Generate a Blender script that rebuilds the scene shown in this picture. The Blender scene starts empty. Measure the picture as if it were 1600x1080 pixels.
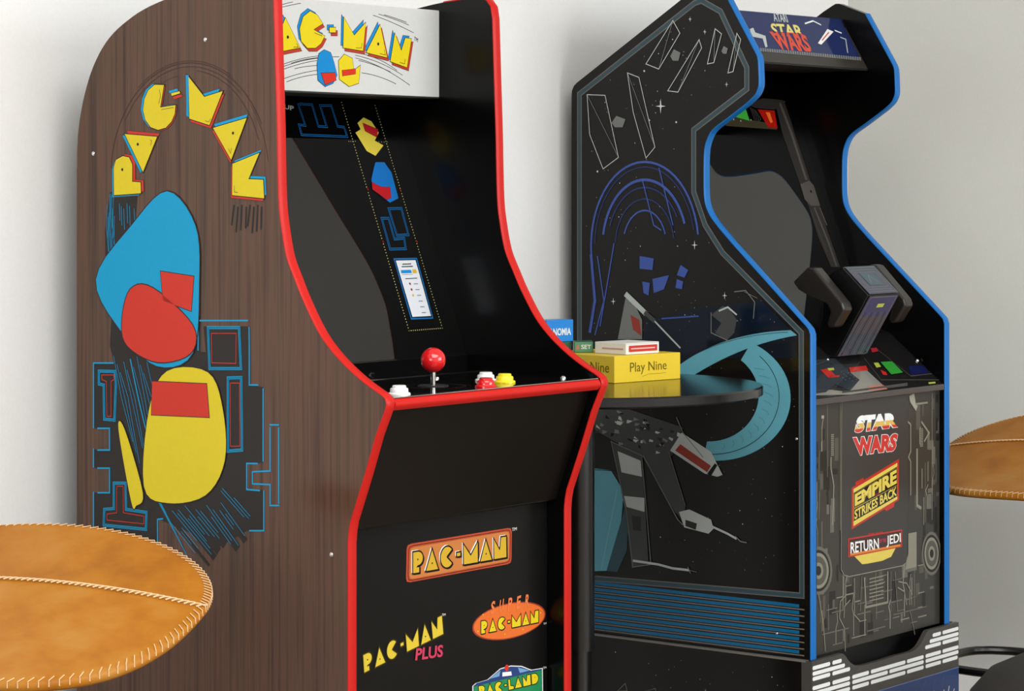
import bpy, bmesh, math, random
from mathutils import Vector, Matrix
from mathutils.geometry import tessellate_polygon
random.seed(7)
C = bpy.context.scene.collection
PI = math.pi

# ------------------------------------------------------------------ camera, light, exposure
FPX, HZ, HC = 4100.0, 300.0, 1.12          # focal length in pixels, horizon row, eye height
sc = bpy.context.scene
cam_d = bpy.data.cameras.new('camera'); cam = bpy.data.objects.new('camera', cam_d); C.objects.link(cam)
cam.location = (0, 0, HC); cam.rotation_euler = (PI/2, 0, 0)
cam_d.sensor_width = 36; cam_d.lens = 36*FPX/1600; cam_d.shift_y = -(540-HZ)/1600
cam_d.clip_start = 0.05; cam_d.clip_end = 100
sc.camera = cam
sc.view_settings.view_transform = 'Standard'; sc.view_settings.look = 'None'
sc.view_settings.gamma = 1; sc.view_settings.use_curve_mapping = False
sc.view_settings.exposure = -0.2
wd = bpy.data.worlds.new('sky'); sc.world = wd; wd.use_nodes = True
wd.node_tree.nodes['Background'].inputs[0].default_value = (0.86, 0.93, 1.0, 1)
wd.node_tree.nodes['Background'].inputs[1].default_value = 1.5

n_ = math.hypot(3180, 4100)
WX, WY = 3180/n_, 4100/n_                  # direction along the back wall; depth direction is (-WY, WX)
ROT = math.atan2(WY, WX)
OA = Vector((-.1662, 3.476, 0)); OB = Vector((.4973*1.04, 4.37*1.04, 0))
def room(u, v, z=0): return Vector((OA.x+WX*u-WY*v, OA.y+WY*u+WX*v, z))

def area(name, loc, to, sx, sy, energy, col):
    d = bpy.data.lights.new(name, 'AREA'); d.shape = 'RECTANGLE'; d.size = sx; d.size_y = sy; d.energy = energy; d.color = col
    o = bpy.data.objects.new(name, d); C.objects.link(o); o.location = loc
    o.rotation_euler = (Vector(to)-Vector(loc)).to_track_quat('-Z', 'Y').to_euler(); return o
# daylight outside the big window in the wall opposite the cabinets
area('window_daylight', room(1.5, -4.45, 1.6), room(0.7, .6, 1.0), 2.9, 1.6, 122, (.985, .99, 1.0))
# two added fill lights, sources unseen: outside the far side wall and overhead
area('added_side_fill', room(-6.3, -1.6, 1.5), room(0, -1.0, 1.1), 2.8, 1.6, 90, (.975, .988, 1.0))  # added fill that lifts the room from the far side
area('added_overhead_fill', room(-1.1, -1.9, 2.56), room(-1.1, -1.9, 0), 2.4, 2.4, 135, (1.0, .995, .985))  # added soft fill from above, no lamp hangs here

# ------------------------------------------------------------------ materials
def lin(c):
    r = []
    for x in c[:3]:
        x /= 255.0
        r.append(x/12.92 if x <= .04045 else ((x+.055)/1.055)**2.4)
    return (*r, 1)
MC = {}
def mat(name, col, rough=.4, metal=0, coat=0, bump=0, bscale=200, spec=.5):
    if name in MC: return MC[name]
    m = bpy.data.materials.new(name); m.use_nodes = True; MC[name] = m
    N = m.node_tree.nodes; L = m.node_tree.links; b = N['Principled BSDF']
    b.inputs['Base Color'].default_value = lin(col); b.inputs['Roughness'].default_value = rough
    b.inputs['Metallic'].default_value = metal; b.inputs['Coat Weight'].default_value = coat
    b.inputs['Coat Roughness'].default_value = .04; b.inputs['Specular IOR Level'].default_value = spec
    tc = N.new('ShaderNodeTexCoord'); nz = N.new('ShaderNodeTexNoise'); nz.inputs['Scale'].default_value = bscale
    L.new(tc.outputs['Object'], nz.inputs['Vector'])
    # slight colour variation so nothing is perfectly flat
    hs = N.new('ShaderNodeHueSaturation'); hs.inputs['Color'].default_value = lin(col)
    mr = N.new('ShaderNodeMapRange'); mr.inputs['To Min'].default_value = .96; mr.inputs['To Max'].default_value = 1.04
    L.new(nz.outputs['Fac'], mr.inputs['Value']); L.new(mr.outputs['Result'], hs.inputs['Value']); L.new(hs.outputs['Color'], b.inputs['Base Color'])
    if bump:
        bp = N.new('ShaderNodeBump'); bp.inputs['Strength'].default_value = bump; bp.inputs['Distance'].default_value = .001
        L.new(nz.outputs['Fac'], bp.inputs['Height']); L.new(bp.outputs['Normal'], b.inputs['Normal'])
    return m
def ink(name, col, rough=.09):
    if max(col)-min(col) > 40: col = tuple(c*.93 for c in col)
    return mat('ink_'+name, col, rough, spec=.2)

def grain(name, cols, scale, rough, spec=.5, stretch=(1, 1, .02), detail=6):
    m = bpy.data.materials.new(name); m.use_nodes = True; MC[name] = m
    N = m.node_tree.nodes; L = m.node_tree.links; b = N['Principled BSDF']
    b.inputs['Roughness'].default_value = rough; b.inputs['Specular IOR Level'].default_value = spec
    tc = N.new('ShaderNodeTexCoord'); mp = N.new('ShaderNodeMapping'); mp.inputs['Scale'].default_value = stretch
    L.new(tc.outputs['Object'], mp.inputs['Vector'])
    n1 = N.new('ShaderNodeTexNoise'); n1.inputs['Scale'].default_value = scale; n1.inputs['Detail'].default_value = detail; n1.inputs['Roughness'].default_value = .6
    n2 = N.new('ShaderNodeTexNoise'); n2.inputs['Scale'].default_value = scale*.16; n2.inputs['Detail'].default_value = 3
    L.new(mp.outputs['Vector'], n1.inputs['Vector']); L.new(mp.outputs['Vector'], n2.inputs['Vector'])
    mx = N.new('ShaderNodeMath'); mx.operation = 'ADD'
    h1 = N.new('ShaderNodeMath'); h1.operation = 'MULTIPLY'; h1.inputs[1].default_value = .6
    h2 = N.new('ShaderNodeMath'); h2.operation = 'MULTIPLY'; h2.inputs[1].default_value = .4
    L.new(n1.outputs['Fac'], h1.inputs[0]); L.new(n2.outputs['Fac'], h2.inputs[0])
    L.new(h1.outputs[0], mx.inputs[0]); L.new(h2.outputs[0], mx.inputs[1])
    cr = N.new('ShaderNodeValToRGB'); e = cr.color_ramp.elements
    e[0].position = .36; e[0].color = lin(cols[0]); e[1].position = .64; e[1].color = lin(cols[-1])
    for i, c in enumerate(cols[1:-1]):
        x = e.new(.36+.28*(i+1)/(len(cols)-1)); x.color = lin(c)
    L.new(mx.outputs[0], cr.inputs['Fac']); L.new(cr.outputs['Color'], b.inputs['Base Color'])
    return m
M_wood = grain('walnut_laminate', [(46, 27, 18), (68, 43, 31), (86, 57, 42), (70, 50, 34), (56, 34, 26)], 110, .16, spec=.4)
M_leather = grain('tan_leather', [(140, 82, 12), (160, 100, 18), (166, 116, 46)], 14, .5, spec=.22, stretch=(1, 1, 1))
M_leather2 = M_leather
M_floor = grain('oak_floorboards', [(134, 120, 104), (148, 133, 116), (158, 142, 124)], 12, .35, stretch=(.06, 1, 1))
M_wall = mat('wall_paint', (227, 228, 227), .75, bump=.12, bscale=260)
M_wall2 = mat('side_wall_shaded_paint', (190, 191, 185), .75, bump=.12, bscale=260)  # wall paint darkened to carry the weaker light on the side wall
M_ceil = mat('ceiling_paint', (235, 235, 233), .9)
M_blk = mat('black_laminate', (4, 4, 4), .22, spec=.22)
M_blkg = mat('black_gloss', (10, 10, 10), .05)
M_blkm = mat('black_matte', (20, 20, 20), .5)
M_screen = mat('screen_glass_black', (3, 3, 3), .02, spec=.7)
M_kick = mat('kick_plate_black', (13, 13, 13), .3, spec=.2)
M_red = mat('red_edge_plastic', (182, 24, 18), .4, spec=.25)
M_blue = mat('blue_edge_plastic', (22, 104, 176), .4, spec=.25)
M_white = mat('white_plastic', (232, 232, 230), .25)
M_yel = mat('yellow_plastic', (238, 214, 40), .25)
M_redp = mat('red_gloss_plastic', (208, 26, 30), .12, coat=.5)
M_chrome = mat('chrome', (215, 215, 215), .14, metal=1)
M_marq = mat('white_marquee_acrylic', (190, 192, 191), .22, spec=.3)
M_sideB = mat('dark_printed_vinyl', (19, 17, 16), .1, spec=.24)
M_steel = mat('black_powder_coat', (14, 14, 15), .28)
M_table = mat('black_table_lacquer', (13, 13, 14), .16)
M_grey = mat('grey_board', (66, 63, 60), .4)

# ------------------------------------------------------------------ object helpers
def tag(o, label=None, cat=None, group=None, kind=None):
    for k, v in (('label', label), ('category', cat), ('group', group), ('kind', kind)):
        if v: o[k] = v
    return o
def empty(name, loc, rz=0, **k):
    o = bpy.data.objects.new(name, None); o.empty_display_size = .1; C.objects.link(o); o.location = loc; o.rotation_euler = (0, 0, rz)
    return tag(o, **k)
def link(name, bm, mats, parent=None, smooth=False, bevel=0, seg=2, angle=35, normals=True):
    if normals: bmesh.ops.recalc_face_normals(bm, faces=bm.faces[:])
    me = bpy.data.meshes.new(name); bm.to_mesh(me); bm.free()
    for m in (mats if isinstance(mats, (list, tuple)) else [mats]): me.materials.append(m)
    o = bpy.data.objects.new(name, me); C.objects.link(o)
    if parent: o.parent = parent
    if smooth:
        for p in me.polygons: p.use_smooth = True
        try: me.set_sharp_from_angle(angle=math.radians(angle))
        except Exception: pass
    if bevel:
        b = o.modifiers.new('bevel', 'BEVEL'); b.width = bevel; b.segments = seg; b.limit_method = 'ANGLE'; b.angle_limit = math.radians(40)
    return o
def box(bm, a, b, mi=0):
    vs = [bm.verts.new((x, y, z)) for z in (a[2], b[2]) for y in (a[1], b[1]) for x in (a[0], b[0])]
    for f in ((0, 2, 3, 1), (4, 5, 7, 6), (0, 1, 5, 4), (2, 6, 7, 3), (0, 4, 6, 2), (1, 3, 7, 5)):
        bm.faces.new([vs[i] for i in f]).material_index = mi
    return bm
def boxo(name, a, b, m, parent=None, bevel=.0015):
    return link(name, box(bmesh.new(), a, b), m, parent, bevel=bevel)
def prism(bm, pts, u0, u1, ax=0):
    """closed (v,z) outline extruded along u (ax=0); ax=1: (u,z) outline extruded along v; ax=2: (u,v) along z"""
    def P(p, h):
        return ((h, p[0], p[1]), (p[0], h, p[1]), (p[0], p[1], h))[ax]
    A = [bm.verts.new(P(p, u0)) for p in pts]; B = [bm.verts.new(P(p, u1)) for p in pts]
    n = len(pts)
    for i in range(n): bm.faces.new((A[i], A[(i+1) % n], B[(i+1) % n], B[i]))
    for T in tessellate_polygon([[Vector((p[0], p[1], 0)) for p in pts]]):
        for Q in (A, B):
            try: bm.faces.new([Q[i] for i in T])
            except ValueError: pass
    return bm
def lathe(bm, prof, seg=40, c=(0, 0, 0)):
    rings = []
    for r, z in prof:
        if r < 1e-6: rings.append([bm.verts.new((c[0], c[1], c[2]+z))])
        else: rings.append([bm.verts.new((c[0]+r*math.cos(2*PI*i/seg), c[1]+r*math.sin(2*PI*i/seg), c[2]+z)) for i in range(seg)])
    for a, b in zip(rings, rings[1:]):
        for i in range(seg):
            j = (i+1) % seg
            q = [a[0], b[i], b[j]] if len(a) == 1 else ([a[i], a[j], b[0]] if len(b) == 1 else [a[i], a[j], b[j], b[i]])
            try: bm.faces.new(q)
            except ValueError: pass
    return bm
def tube(bm, pts, r, seg=10, closed=False, cap=True):
    pts = [Vector(p) for p in pts]; n = len(pts); rings = []; up = None
    for i, p in enumerate(pts):
        a = pts[(i-1) % n] if (closed or i) else p; b = pts[(i+1) % n] if (closed or i < n-1) else p
        t = (b-a).normalized()
        if up is None:
            up = Vector((0, 0, 1)) if abs(t.z) < .9 else Vector((1, 0, 0))
        s = t.cross(up).normalized(); up = s.cross(t).normalized()
        rr = r[i] if isinstance(r, (list, tuple)) else r
        rings.append([bm.verts.new(p+(s*math.cos(2*PI*k/seg)+up*math.sin(2*PI*k/seg))*rr) for k in range(seg)])
    for i in range(n if closed else n-1):
        a, b = rings[i], rings[(i+1) % n]
        for k in range(seg): bm.faces.new((a[k], a[(k+1) % seg], b[(k+1) % seg], b[k]))
    if cap and not closed: bm.faces.new(rings[0][::-1]); bm.faces.new(rings[-1])
    return bm
def spline(P, n=6):
    out = []
    for i in range(len(P)-1):
        p0 = P[max(i-1, 0)]; p1 = P[i]; p2 = P[i+1]; p3 = P[min(i+2, len(P)-1)]
        for k in range(n):
            t = k/n
            out.append(tuple(.5*((2*b)+(-a+c)*t+(2*a-5*b+4*c-d)*t*t+(-a+3*b-3*c+d)*t**3) for a, b, c, d in zip(p0, p1, p2, p3)))
    out.append(tuple(P[-1])); return out

# ------------------------------------------------------------------ printed artwork on flat panels
class Plane:
    """a flat panel in a thing's own frame: origin, two axes, outward normal; at(x, y) turns a photo pixel into a point of the panel"""
    def __init__(s, O, rot, p0, e1, e2, nrm):
        s.R = Matrix.Rotation(rot, 4, 'Z'); s.O = Vector(O); s.p0 = Vector(p0); s.e1 = Vector(e1).normalized(); s.e2 = Vector(e2).normalized(); s.n = Vector(nrm).normalized()
        s.Ri = s.R.inverted()
    def at(s, x, y):
        o = s.Ri @ (Vector((0, 0, HC))-s.O); d = s.Ri @ Vector(((x-800)/FPX, 1, -(y-HZ)/FPX))
        t = (s.p0-o).dot(s.n)/d.dot(s.n); q = o+d*t-s.p0
        return (q.dot(s.e1), q.dot(s.e2))
    def loc(s, a, b, off=0): return s.p0+s.e1*a+s.e2*b+s.n*off
LV = .00022
class Art:
    def __init__(s, pl): s.pl = pl; s.bm = bmesh.new(); s.mats = []; s.lv = 1
    def mi(s, m):
        if m not in s.mats: s.mats.append(m)
        return s.mats.index(m)
    def ab(s, pts, px=True): return [s.pl.at(*p) for p in pts] if px else list(pts)
    def poly(s, pts, m, lv=1, px=True):
        q = s.ab(pts, px); mi = s.mi(m); vs = [s.bm.verts.new(s.pl.loc(a, b, lv*LV)) for a, b in q]
        for T in tessellate_polygon([[Vector((a, b, 0)) for a, b in q]]):
            try: s.bm.faces.new([vs[i] for i in T]).material_index = mi
            except ValueError: pass
    def tris(s, pts, faces, m, lv=1):
        mi = s.mi(m); vs = [s.bm.verts.new(s.pl.loc(a, b, lv*LV)) for a, b in pts]
        for f in faces:
            try: s.bm.faces.new([vs[i] for i in f]).material_index = mi
            except ValueError: pass
    def line(s, pts, m, w=.0012, lv=1, closed=False, px=True):
        q = [Vector(p) for p in s.ab(pts, px)]
        r = [q[0]]
        for p in q[1:]:
            if (p-r[-1]).length > 1e-5: r.append(p)
        q = r
        if closed and (q[0]-q[-1]).length < 1e-5: q.pop()
        n = len(q)
        if n < 2: return
        L = []
        for i in range(n):
            a = q[(i-1) % n] if (closed or i) else None; b = q[(i+1) % n] if (closed or i < n-1) else None
            d1 = (q[i]-a).normalized() if a is not None else None; d2 = (b-q[i]).normalized() if b is not None else None
            d1 = d1 or d2; d2 = d2 or d1
            n1 = Vector((-d1.y, d1.x)); n2 = Vector((-d2.y, d2.x)); m_ = n1+n2
            if m_.length < .3: m_ = n1
            m_.normalize(); k = 1/max(.45, m_.dot(n1))
            L.append((q[i]+m_*w*k/2, q[i]-m_*w*k/2))
        mi = s.mi(m); V = [[s.bm.verts.new(s.pl.loc(p.x, p.y, lv*LV)) for p in pr] for pr in L]
        for i in range(n if closed else n-1):
            a, b = V[i], V[(i+1) % n]
            try: s.bm.faces.new((a[0], a[1], b[1], b[0])).material_index = mi
            except ValueError: pass
    def dot(s, p, r, m, lv=1, n=8, px=True, ry=None):
        a, b = s.ab([p], px)[0]
        s.poly([(a+r*math.cos(2*PI*i/n), b+(ry or r)*math.sin(2*PI*i/n)) for i in range(n)], m, lv, px=False)
    def warp(s, polys, quad, m, lv=1, bands=None):
        """polys in the unit square mapped to a pixel quad BL, BR, TR, TL; bands = [(y0, y1, material)]"""
        BL, BR, TR, TL = [Vector(s.pl.at(*p)) for p in quad]
        f = lambda x, y: (BL*(1-x)+BR*x)*(1-y)+(TL*(1-x)+TR*x)*y
        for P in polys:
            if bands:
                for T in tessellate_polygon([[Vector((a, b, 0)) for a, b in P]]):
                    tri = [P[i] for i in T]
                    for y0, y1, mm in bands:
                        c = clip(clip(tri, y0, 1), y1, -1)
                        if len(c) > 2: s.poly([tuple(f(*p)) for p in c], mm, lv, px=False)
            else: s.poly([tuple(f(*p)) for p in P], m, lv, px=False)
    def text(s, t, quad, m, lv=1, bold=0, bands=None): s.warp(text_polys(t, bold), quad, m, lv, bands)
    def build(s, name, parent): return link(name, s.bm, s.mats, parent, normals=False)
def clip(P, y0, sg):
    out = []
    for i in range(len(P)):
        a, b = P[i], P[(i+1) % len(P)]; ia = (a[1]-y0)*sg >= 0; ib = (b[1]-y0)*sg >= 0
        if ia: out.append(a)
        if ia != ib:
            t = (y0-a[1])/(b[1]-a[1]); out.append((a[0]+(b[0]-a[0])*t, y0))
    return out
TP = {}
def text_polys(t, bold=0):
    if (t, bold) in TP: return TP[(t, bold)]
    cu = bpy.data.curves.new('text', 'FONT'); cu.body = t; cu.offset = bold; cu.resolution_u = 3
    ob = bpy.data.objects.new('text', cu); C.objects.link(ob); bpy.context.view_layer.update()
    me = ob.evaluated_get(bpy.context.evaluated_depsgraph_get()).to_mesh()
    V = [v.co.copy() for v in me.vertices]; F = [list(p.vertices) for p in me.polygons]
    x0 = min(v.x for v in V); x1 = max(v.x for v in V); y0 = min(v.y for v in V); y1 = max(v.y for v in V)
    r = [[((V[i].x-x0)/(x1-x0), (V[i].y-y0)/(y1-y0)) for i in f] for f in F]
    bpy.data.objects.remove(ob); bpy.data.curves.remove(cu); TP[(t, bold)] = r; return r
# chunky display letters drawn in unit boxes
def arc(cx, cy, rx, ry, a0, a1, n=14): return [(cx+rx*math.cos(math.radians(a0+(a1-a0)*i/n)), cy+ry*math.sin(math.radians(a0+(a1-a0)*i/n))) for i in range(n+1)]
GL = {
 'P': [(0, 0), (0, 1)]+arc(.45, .66, .5, .34, 90, -90, 10)+[(.42, .3), (.62, .3), (.62, 0)],
 'A': [(0, 0), (.5, 1.02), (1, 0)],
 'C': [(.5, .52)]+arc(.5, .5, .5, .5, 38, 322, 20)+[(.5, .5)],
 '-': [(.15, .42), (.15, .64), (.85, .64), (.85, .42)],
 'M': [(0, 0), (0, 1), (.5, .42), (1, 1), (1, 0)],
 'N': [(0, 0), (0, 1), (.45, .45), (.55, 1), (1, 1), (1, 0)],
 'L': [(0, 0), (0, 1), (.38, 1), (.42, .38), (1, .3), (1, 0)],
 'D': [(0, 0), (0, 1)]+arc(.4, .5, .58, .5, 90, -90, 10)}
GW = {'P': .72, 'A': .86, 'C': .9, '-': .42, 'M': 1.0, 'N': .9, 'L': .6, 'D': .8}
def word(art, t, quad, main, lv=1, outline=None, sh=None, shoff=(.006, -.05), hole=None, bot=None):
    tot = sum(GW[c] for c in t)+.1*(len(t)-1); x = 0; P = []; H = []
    for c in t:
        P.append([((x+p[0]*GW[c])/tot, p[1]) for p in GL[c]])
        if c in 'PAD': H.append(((x+(.5 if c != 'P' else .45)*GW[c])/tot, .34 if c == 'A' else .62))
        x += GW[c]+.1
    if sh: art.warp([[(a+shoff[0], b+shoff[1]) for a, b in p] for p in P], quad, sh, lv)
    if bot: art.warp([[(a-shoff[0], b-shoff[1]) for a, b in p] for p in P], quad, bot, lv+.5)
    BL, BR, TR, TL = [Vector(art.pl.at(*p)) for p in quad]
    f = lambda x, y: tuple((BL*(1-x)+BR*x)*(1-y)+(TL*(1-x)+TR*x)*y)
    hgt = (TL-BL).length
    if outline:
        for p in P: art.line([f(*q) for q in p], outline, hgt*.07, lv+1.5, closed=True, px=False)
    art.warp(P, quad, main, lv+1)
    if hole:
        for h in H: art.dot(f(*h), hgt*.045, hole, lv+2, px=False, n=6)

I_blk = ink('black', (24, 21, 20)); I_yel = ink('yellow', (220, 200, 36)); I_cy = ink('cyan', (4, 154, 206)); I_red = ink('red', (204, 52, 38))
I_dark = ink('charcoal', (38, 34, 33)); I_line = ink('dark_line', (62, 44, 38)); I_wht = ink('white', (225, 226, 224)); I_blue = ink('blue', (28, 132, 200))
I_mid = ink('mid_blue', (22, 78, 120)); I_gold = ink('gold', (206, 168, 50)); I_org = ink('orange', (214, 112, 52)); I_pink = ink('pink', (196, 62, 92))
I_grn = ink('green', (38, 134, 84)); I_nvy = ink('navy', (40, 66, 122)); I_peri = ink('periwinkle', (66, 90, 168)); I_teal = ink('teal', (100, 172, 190))
I_teald = ink('dark_teal', (50, 78, 88)); I_gr1 = ink('light_grey', (176, 182, 180)); I_gr2 = ink('mid_grey', (112, 114, 112)); I_gr3 = ink('dark_grey', (64, 66, 66))
I_tan = ink('taupe', (112, 102, 94)); I_stripe = ink('stripe_blue', (22, 106, 152)); I_rust = ink('rust', (150, 58, 44)); I_star = ink('star_white', (205, 208, 208))

# ------------------------------------------------------------------ the room
def struct(name, bm, m, **k): return tag(link(name, bm, m, **k), kind='structure')
def rbox(name, a, b, m):
    bm = bmesh.new(); box(bm, a, b); o = struct(name, bm, m); o.location = OA; o.rotation_euler = (0, 0, ROT); return o
U0, U1, V0, V1, ZC = -6.4, 2.315, -4.3, .66, 2.62
rbox('floor', (U0-.12, V0-.12, -.06), (5.3, V1+.12, 0), M_floor)
rbox('ceiling', (U0-.12, V0-.12, ZC), (5.3, V1+.12, ZC+.06), M_ceil)
rbox('wall_back', (U0-.12, V1, 0), (U1+.12, V1+.12, ZC), M_wall)
def slant(name, t, z0, z1, m):   # the side wall leaves the corner at an obtuse angle
    bm = prism(bmesh.new(), [(U1-t*.868, V1-t*.497), (5.151-t*.868, V0-t*.497), (5.151+.104, V0+.06), (U1+.104, V1+.06)], z0, z1, ax=2)
    o = struct(name, bm, m); o.location = OA; o.rotation_euler = (0, 0, ROT)
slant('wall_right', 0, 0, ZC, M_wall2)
def wall_with_hole(name, ax, c0, c1, a0, a1, h0, h1, z0, z1, m):
    bm = bmesh.new()
    for s0, s1, q0, q1 in ((a0, h0, 0, ZC), (h1, a1, 0, ZC), (h0, h1, 0, z0), (h0, h1, z1, ZC)):
        if ax == 'v': box(bm, (s0, c0, q0), (s1, c1, q1))
        else: box(bm, (c0, s0, q0), (c1, s1, q1))
    o = struct(name, bm, m); o.location = OA; o.rotation_euler = (0, 0, ROT)
wall_with_hole('wall_front', 'v', V0-.12, V0, U0-.12, 5.3, .0, 3.0, .7, 2.45, M_wall)
wall_with_hole('wall_left', 'u', U0-.12, U0, V0, V1, -3.0, -.3, .75, 2.3, M_wall)
def winframe(name, ax, c, h0, h1, z0, z1):
    bm = bmesh.new(); w = .06
    bars = [(h0, h0+w, z0, z1), (h1-w, h1, z0, z1), (h0, h1, z0, z0+w), (h0, h1, z1-w, z1)]+[((h0+(h1-h0)*k/3-w/2), (h0+(h1-h0)*k/3+w/2), z0, z1) for k in (1, 2)]
    for a, b, q0, q1 in bars:
        if ax == 'v': box(bm, (a, c-.03, q0), (b, c+.03, q1))
        else: box(bm, (c-.03, a, q0), (c+.03, b, q1))
    o = struct(name, bm, M_white); o.location = OA; o.rotation_euler = (0, 0, ROT)
winframe('window_1', 'v', V0-.06, .0, 3.0, .7, 2.45)
winframe('window_2', 'u', U0-.06, -3.0, -.3, .75, 2.3)
rbox('baseboard_back', (U0, V1-.012, 0), (U1, V1, .09), M_white)
slant('baseboard_right', .012, 0.0005, .09, M_white)

# ------------------------------------------------------------------ cabinet with walnut sides and red edging
WA, TA = .502, .0165
A = empty('arcade_cabinet', OA, ROT, label='walnut-sided arcade cabinet with red edging and yellow lettering, left of the round black table', cat='arcade machine')
curve = spline([(.2037, 1.3835), (.2005, 1.2955), (.1972, 1.2077), (.1962, 1.1639), (.1943, 1.1095), (.1900, 1.0762), (.1799, 1.0325), (.1639, 1.0001), (.1486, .9721), (.1232, .9334), (.0986, .9072), (.0688, .884), (.0392, .8656), (.0090, .8505)], 4)
frontA = [(.245, 1.4165), (.2270, 1.4160), (.2150, 1.4115), (.2070, 1.4020)]+curve+[(.0025, .846), (0, .8385), (.0018, .832), (.0181, .7968), (.0375, .7435), (.0475, .7179), (.0562, .6957), (.0633, .6780), (.0665, .6632), (.0680, .648), (.0681, .03)]
backA = spline([(.5959, .03), (.5960, 1.05), (.5958, 1.15), (.5935, 1.2024), (.5857, 1.2420), (.5756, 1.2724), (.5621, 1.3010), (.542, 1.329), (.5186, 1.350), (.4889, 1.3673), (.4562, 1.3815), (.4085, 1.3947), (.34, 1.4070), (.29, 1.4135)], 3)
profA = backA+frontA
def side(name, prof, u0, u1, mats, parent, outer):
    bm = prism(bmesh.new(), prof, u0, u1)
    bmesh.ops.recalc_face_normals(bm, faces=bm.faces[:])
    for f in bm.faces:
        if (f.normal.x < -.9 and outer < 0) or (f.normal.x > .9 and outer > 0): f.material_index = 1
    return link(name, bm, mats, parent, normals=False)
sL = side('side_panel', profA, 0, TA, [M_blk, M_wood], A, -1)
sR = side('side_panel', profA, WA-TA, WA, [M_blk, M_wood], A, 1)
def trim(name, path, u0, u1, m, parent, out=.0022):
    """rounded edge strip that follows the front outline"""
    P = [Vector(p) for p in path]; bm = bmesh.new(); R = []
    for i, p in enumerate(P):
        a = P[max(i-1, 0)]; b = P[min(i+1, len(P)-1)]; t = (b-a).normalized(); nn = Vector((t.y, -t.x))
        if nn.x > .99 and False: pass
        row = []
        for fu, fo in ((0, -.3), (0, .25), (.12, .75), (.35, 1), (.65, 1), (.88, .75), (1, .25), (1, -.3)):
            q = p+nn*out*fo; row.append(bm.verts.new((u0+(u1-u0)*fu, q.x, q.y)))
        R.append(row)
    for a, b in zip(R, R[1:]):
        for k in range(7): bm.faces.new((a[k], a[k+1], b[k+1], b[k]))
    for r in (R[0], R[-1]): bm.faces.new(r)
    return link(name, bm, m, parent, smooth=True, angle=60)
def outward(path):  # front outline runs downward, so its outside is towards -v
    return path
trimA = [(.30, 1.4125)]+frontA
def flipn(path): return path
# normal (t.y,-t.x) of a downward path points to -v
trim('edge_trim', trimA, -.0003, TA+.0003, M_red, sL); trim('edge_trim', trimA, WA-TA-.0003, WA+.0003, M_red, sR)
ui, uo = TA, WA-TA
boxo('back_panel', (ui, .575, .03), (uo, .59, 1.22), M_blk, A)
bm = bmesh.new(); prism(bm, [(.31, 1.399), (.40, 1.388), (.50, 1.352), (.56, 1.29), (.585, 1.22), (.575, 1.21), (.54, 1.27), (.48, 1.33), (.40, 1.37), (.31, 1.385)], ui, uo)
link('top_panel', bm, M_blk, A)
mq = boxo('marquee', (ui, .308, 1.266), (uo, .322, 1.400), M_marq, A, bevel=.001)
boxo('marquee_underside', (ui, .3085, 1.2635), (uo, .46, 1.2658), mat('deep_black', (5, 5, 5), .6), A, .0003)
# sloping screen glass
gv = lambda z: .272+(z-.917)*.3735
bm = bmesh.new(); prism(bm, [(gv(.872), .872), (gv(1.263), 1.263), (gv(1.263)+.012, 1.263), (gv(.872)+.012, .872)], ui, uo)
glassA = link('screen_glass', bm, M_screen, A)
# control deck
bm = bmesh.new(); prism(bm, [(.004, .8455), (.252, .8455), (.252, .8370), (.03, .8300), (.004, .8300)], ui, uo)
deckA = link('control_deck', bm, M_blkg, A, bevel=.0008)
boxo('deck_backstop', (ui, .252, .8380), (uo, .262, .8725), M_blkg, A)
tube_bm = bmesh.new(); box(tube_bm, (ui, .243, .8455), (uo, .248, .8465)); link('deck_hinge', tube_bm, M_chrome, deckA)
bm = bmesh.new(); prism(bm, [(-.0005+.0035*math.cos(a)*0+(.004 if i in (0, 6) else .004-.0055*math.sin(PI*i/6)), .8455-.0165*i/6) for i, a in enumerate([0]*7)], ui, uo-.004)
link('deck_edge_strip', bm, M_red, A, smooth=True, angle=60)
boxo('deck_edge_cap', (ui, .0008, .8452), (uo-.006, .006, .8465), M_chrome, deckA, bevel=.0004)
# slanted apron and kick plate
bm = bmesh.new(); prism(bm, [(.020, .829), (.0835, .662), (.0955, .662), (.035, .829)], ui, uo); link('apron_panel', bm, mat('apron_black', (13, 11, 9), .3, spec=.2), A)
kick = boxo('kick_plate', (ui, .099, .03), (uo, .109, .6625), M_kick, A)
boxo('kick_plate_ledge', (ui, .083, .6600), (uo, .110, .6645), M_blk, A)
boxo('base_plinth', (ui, .12, .0), (uo, .57, .03), M_blkm, A)

def screwdot(name, pl, xy, r, parent):
    a, b = pl.at(*xy); p = pl.loc(a, b, 0); bm = bmesh.new()
    rings = []
    s1 = pl.e1; s2 = pl.e2
    for rr, hh in ((r, -.001), (r, .0006), (r*.75, .0016), (r*.3, .0021)):
        rings.append([bm.verts.new(p+(s1*math.cos(2*PI*i/12)+s2*math.sin(2*PI*i/12))*rr+pl.n*hh) for i in range(12)])
    for x, y in zip(rings, rings[1:]):
        for i in range(12): bm.faces.new((x[i], x[(i+1) % 12], y[(i+1) % 12], y[i]))
    bm.faces.new(rings[-1]); return link(name, bm, M_chrome, parent, smooth=True)
PA = Plane(OA, ROT, (0, 0, 0), (0, 1, 0), (0, 0, 1), (-1, 0, 0))
for q in ((321, 62), (146, 240), (518, 867)): screwdot('screw', PA, q, .0032, sL)

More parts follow.
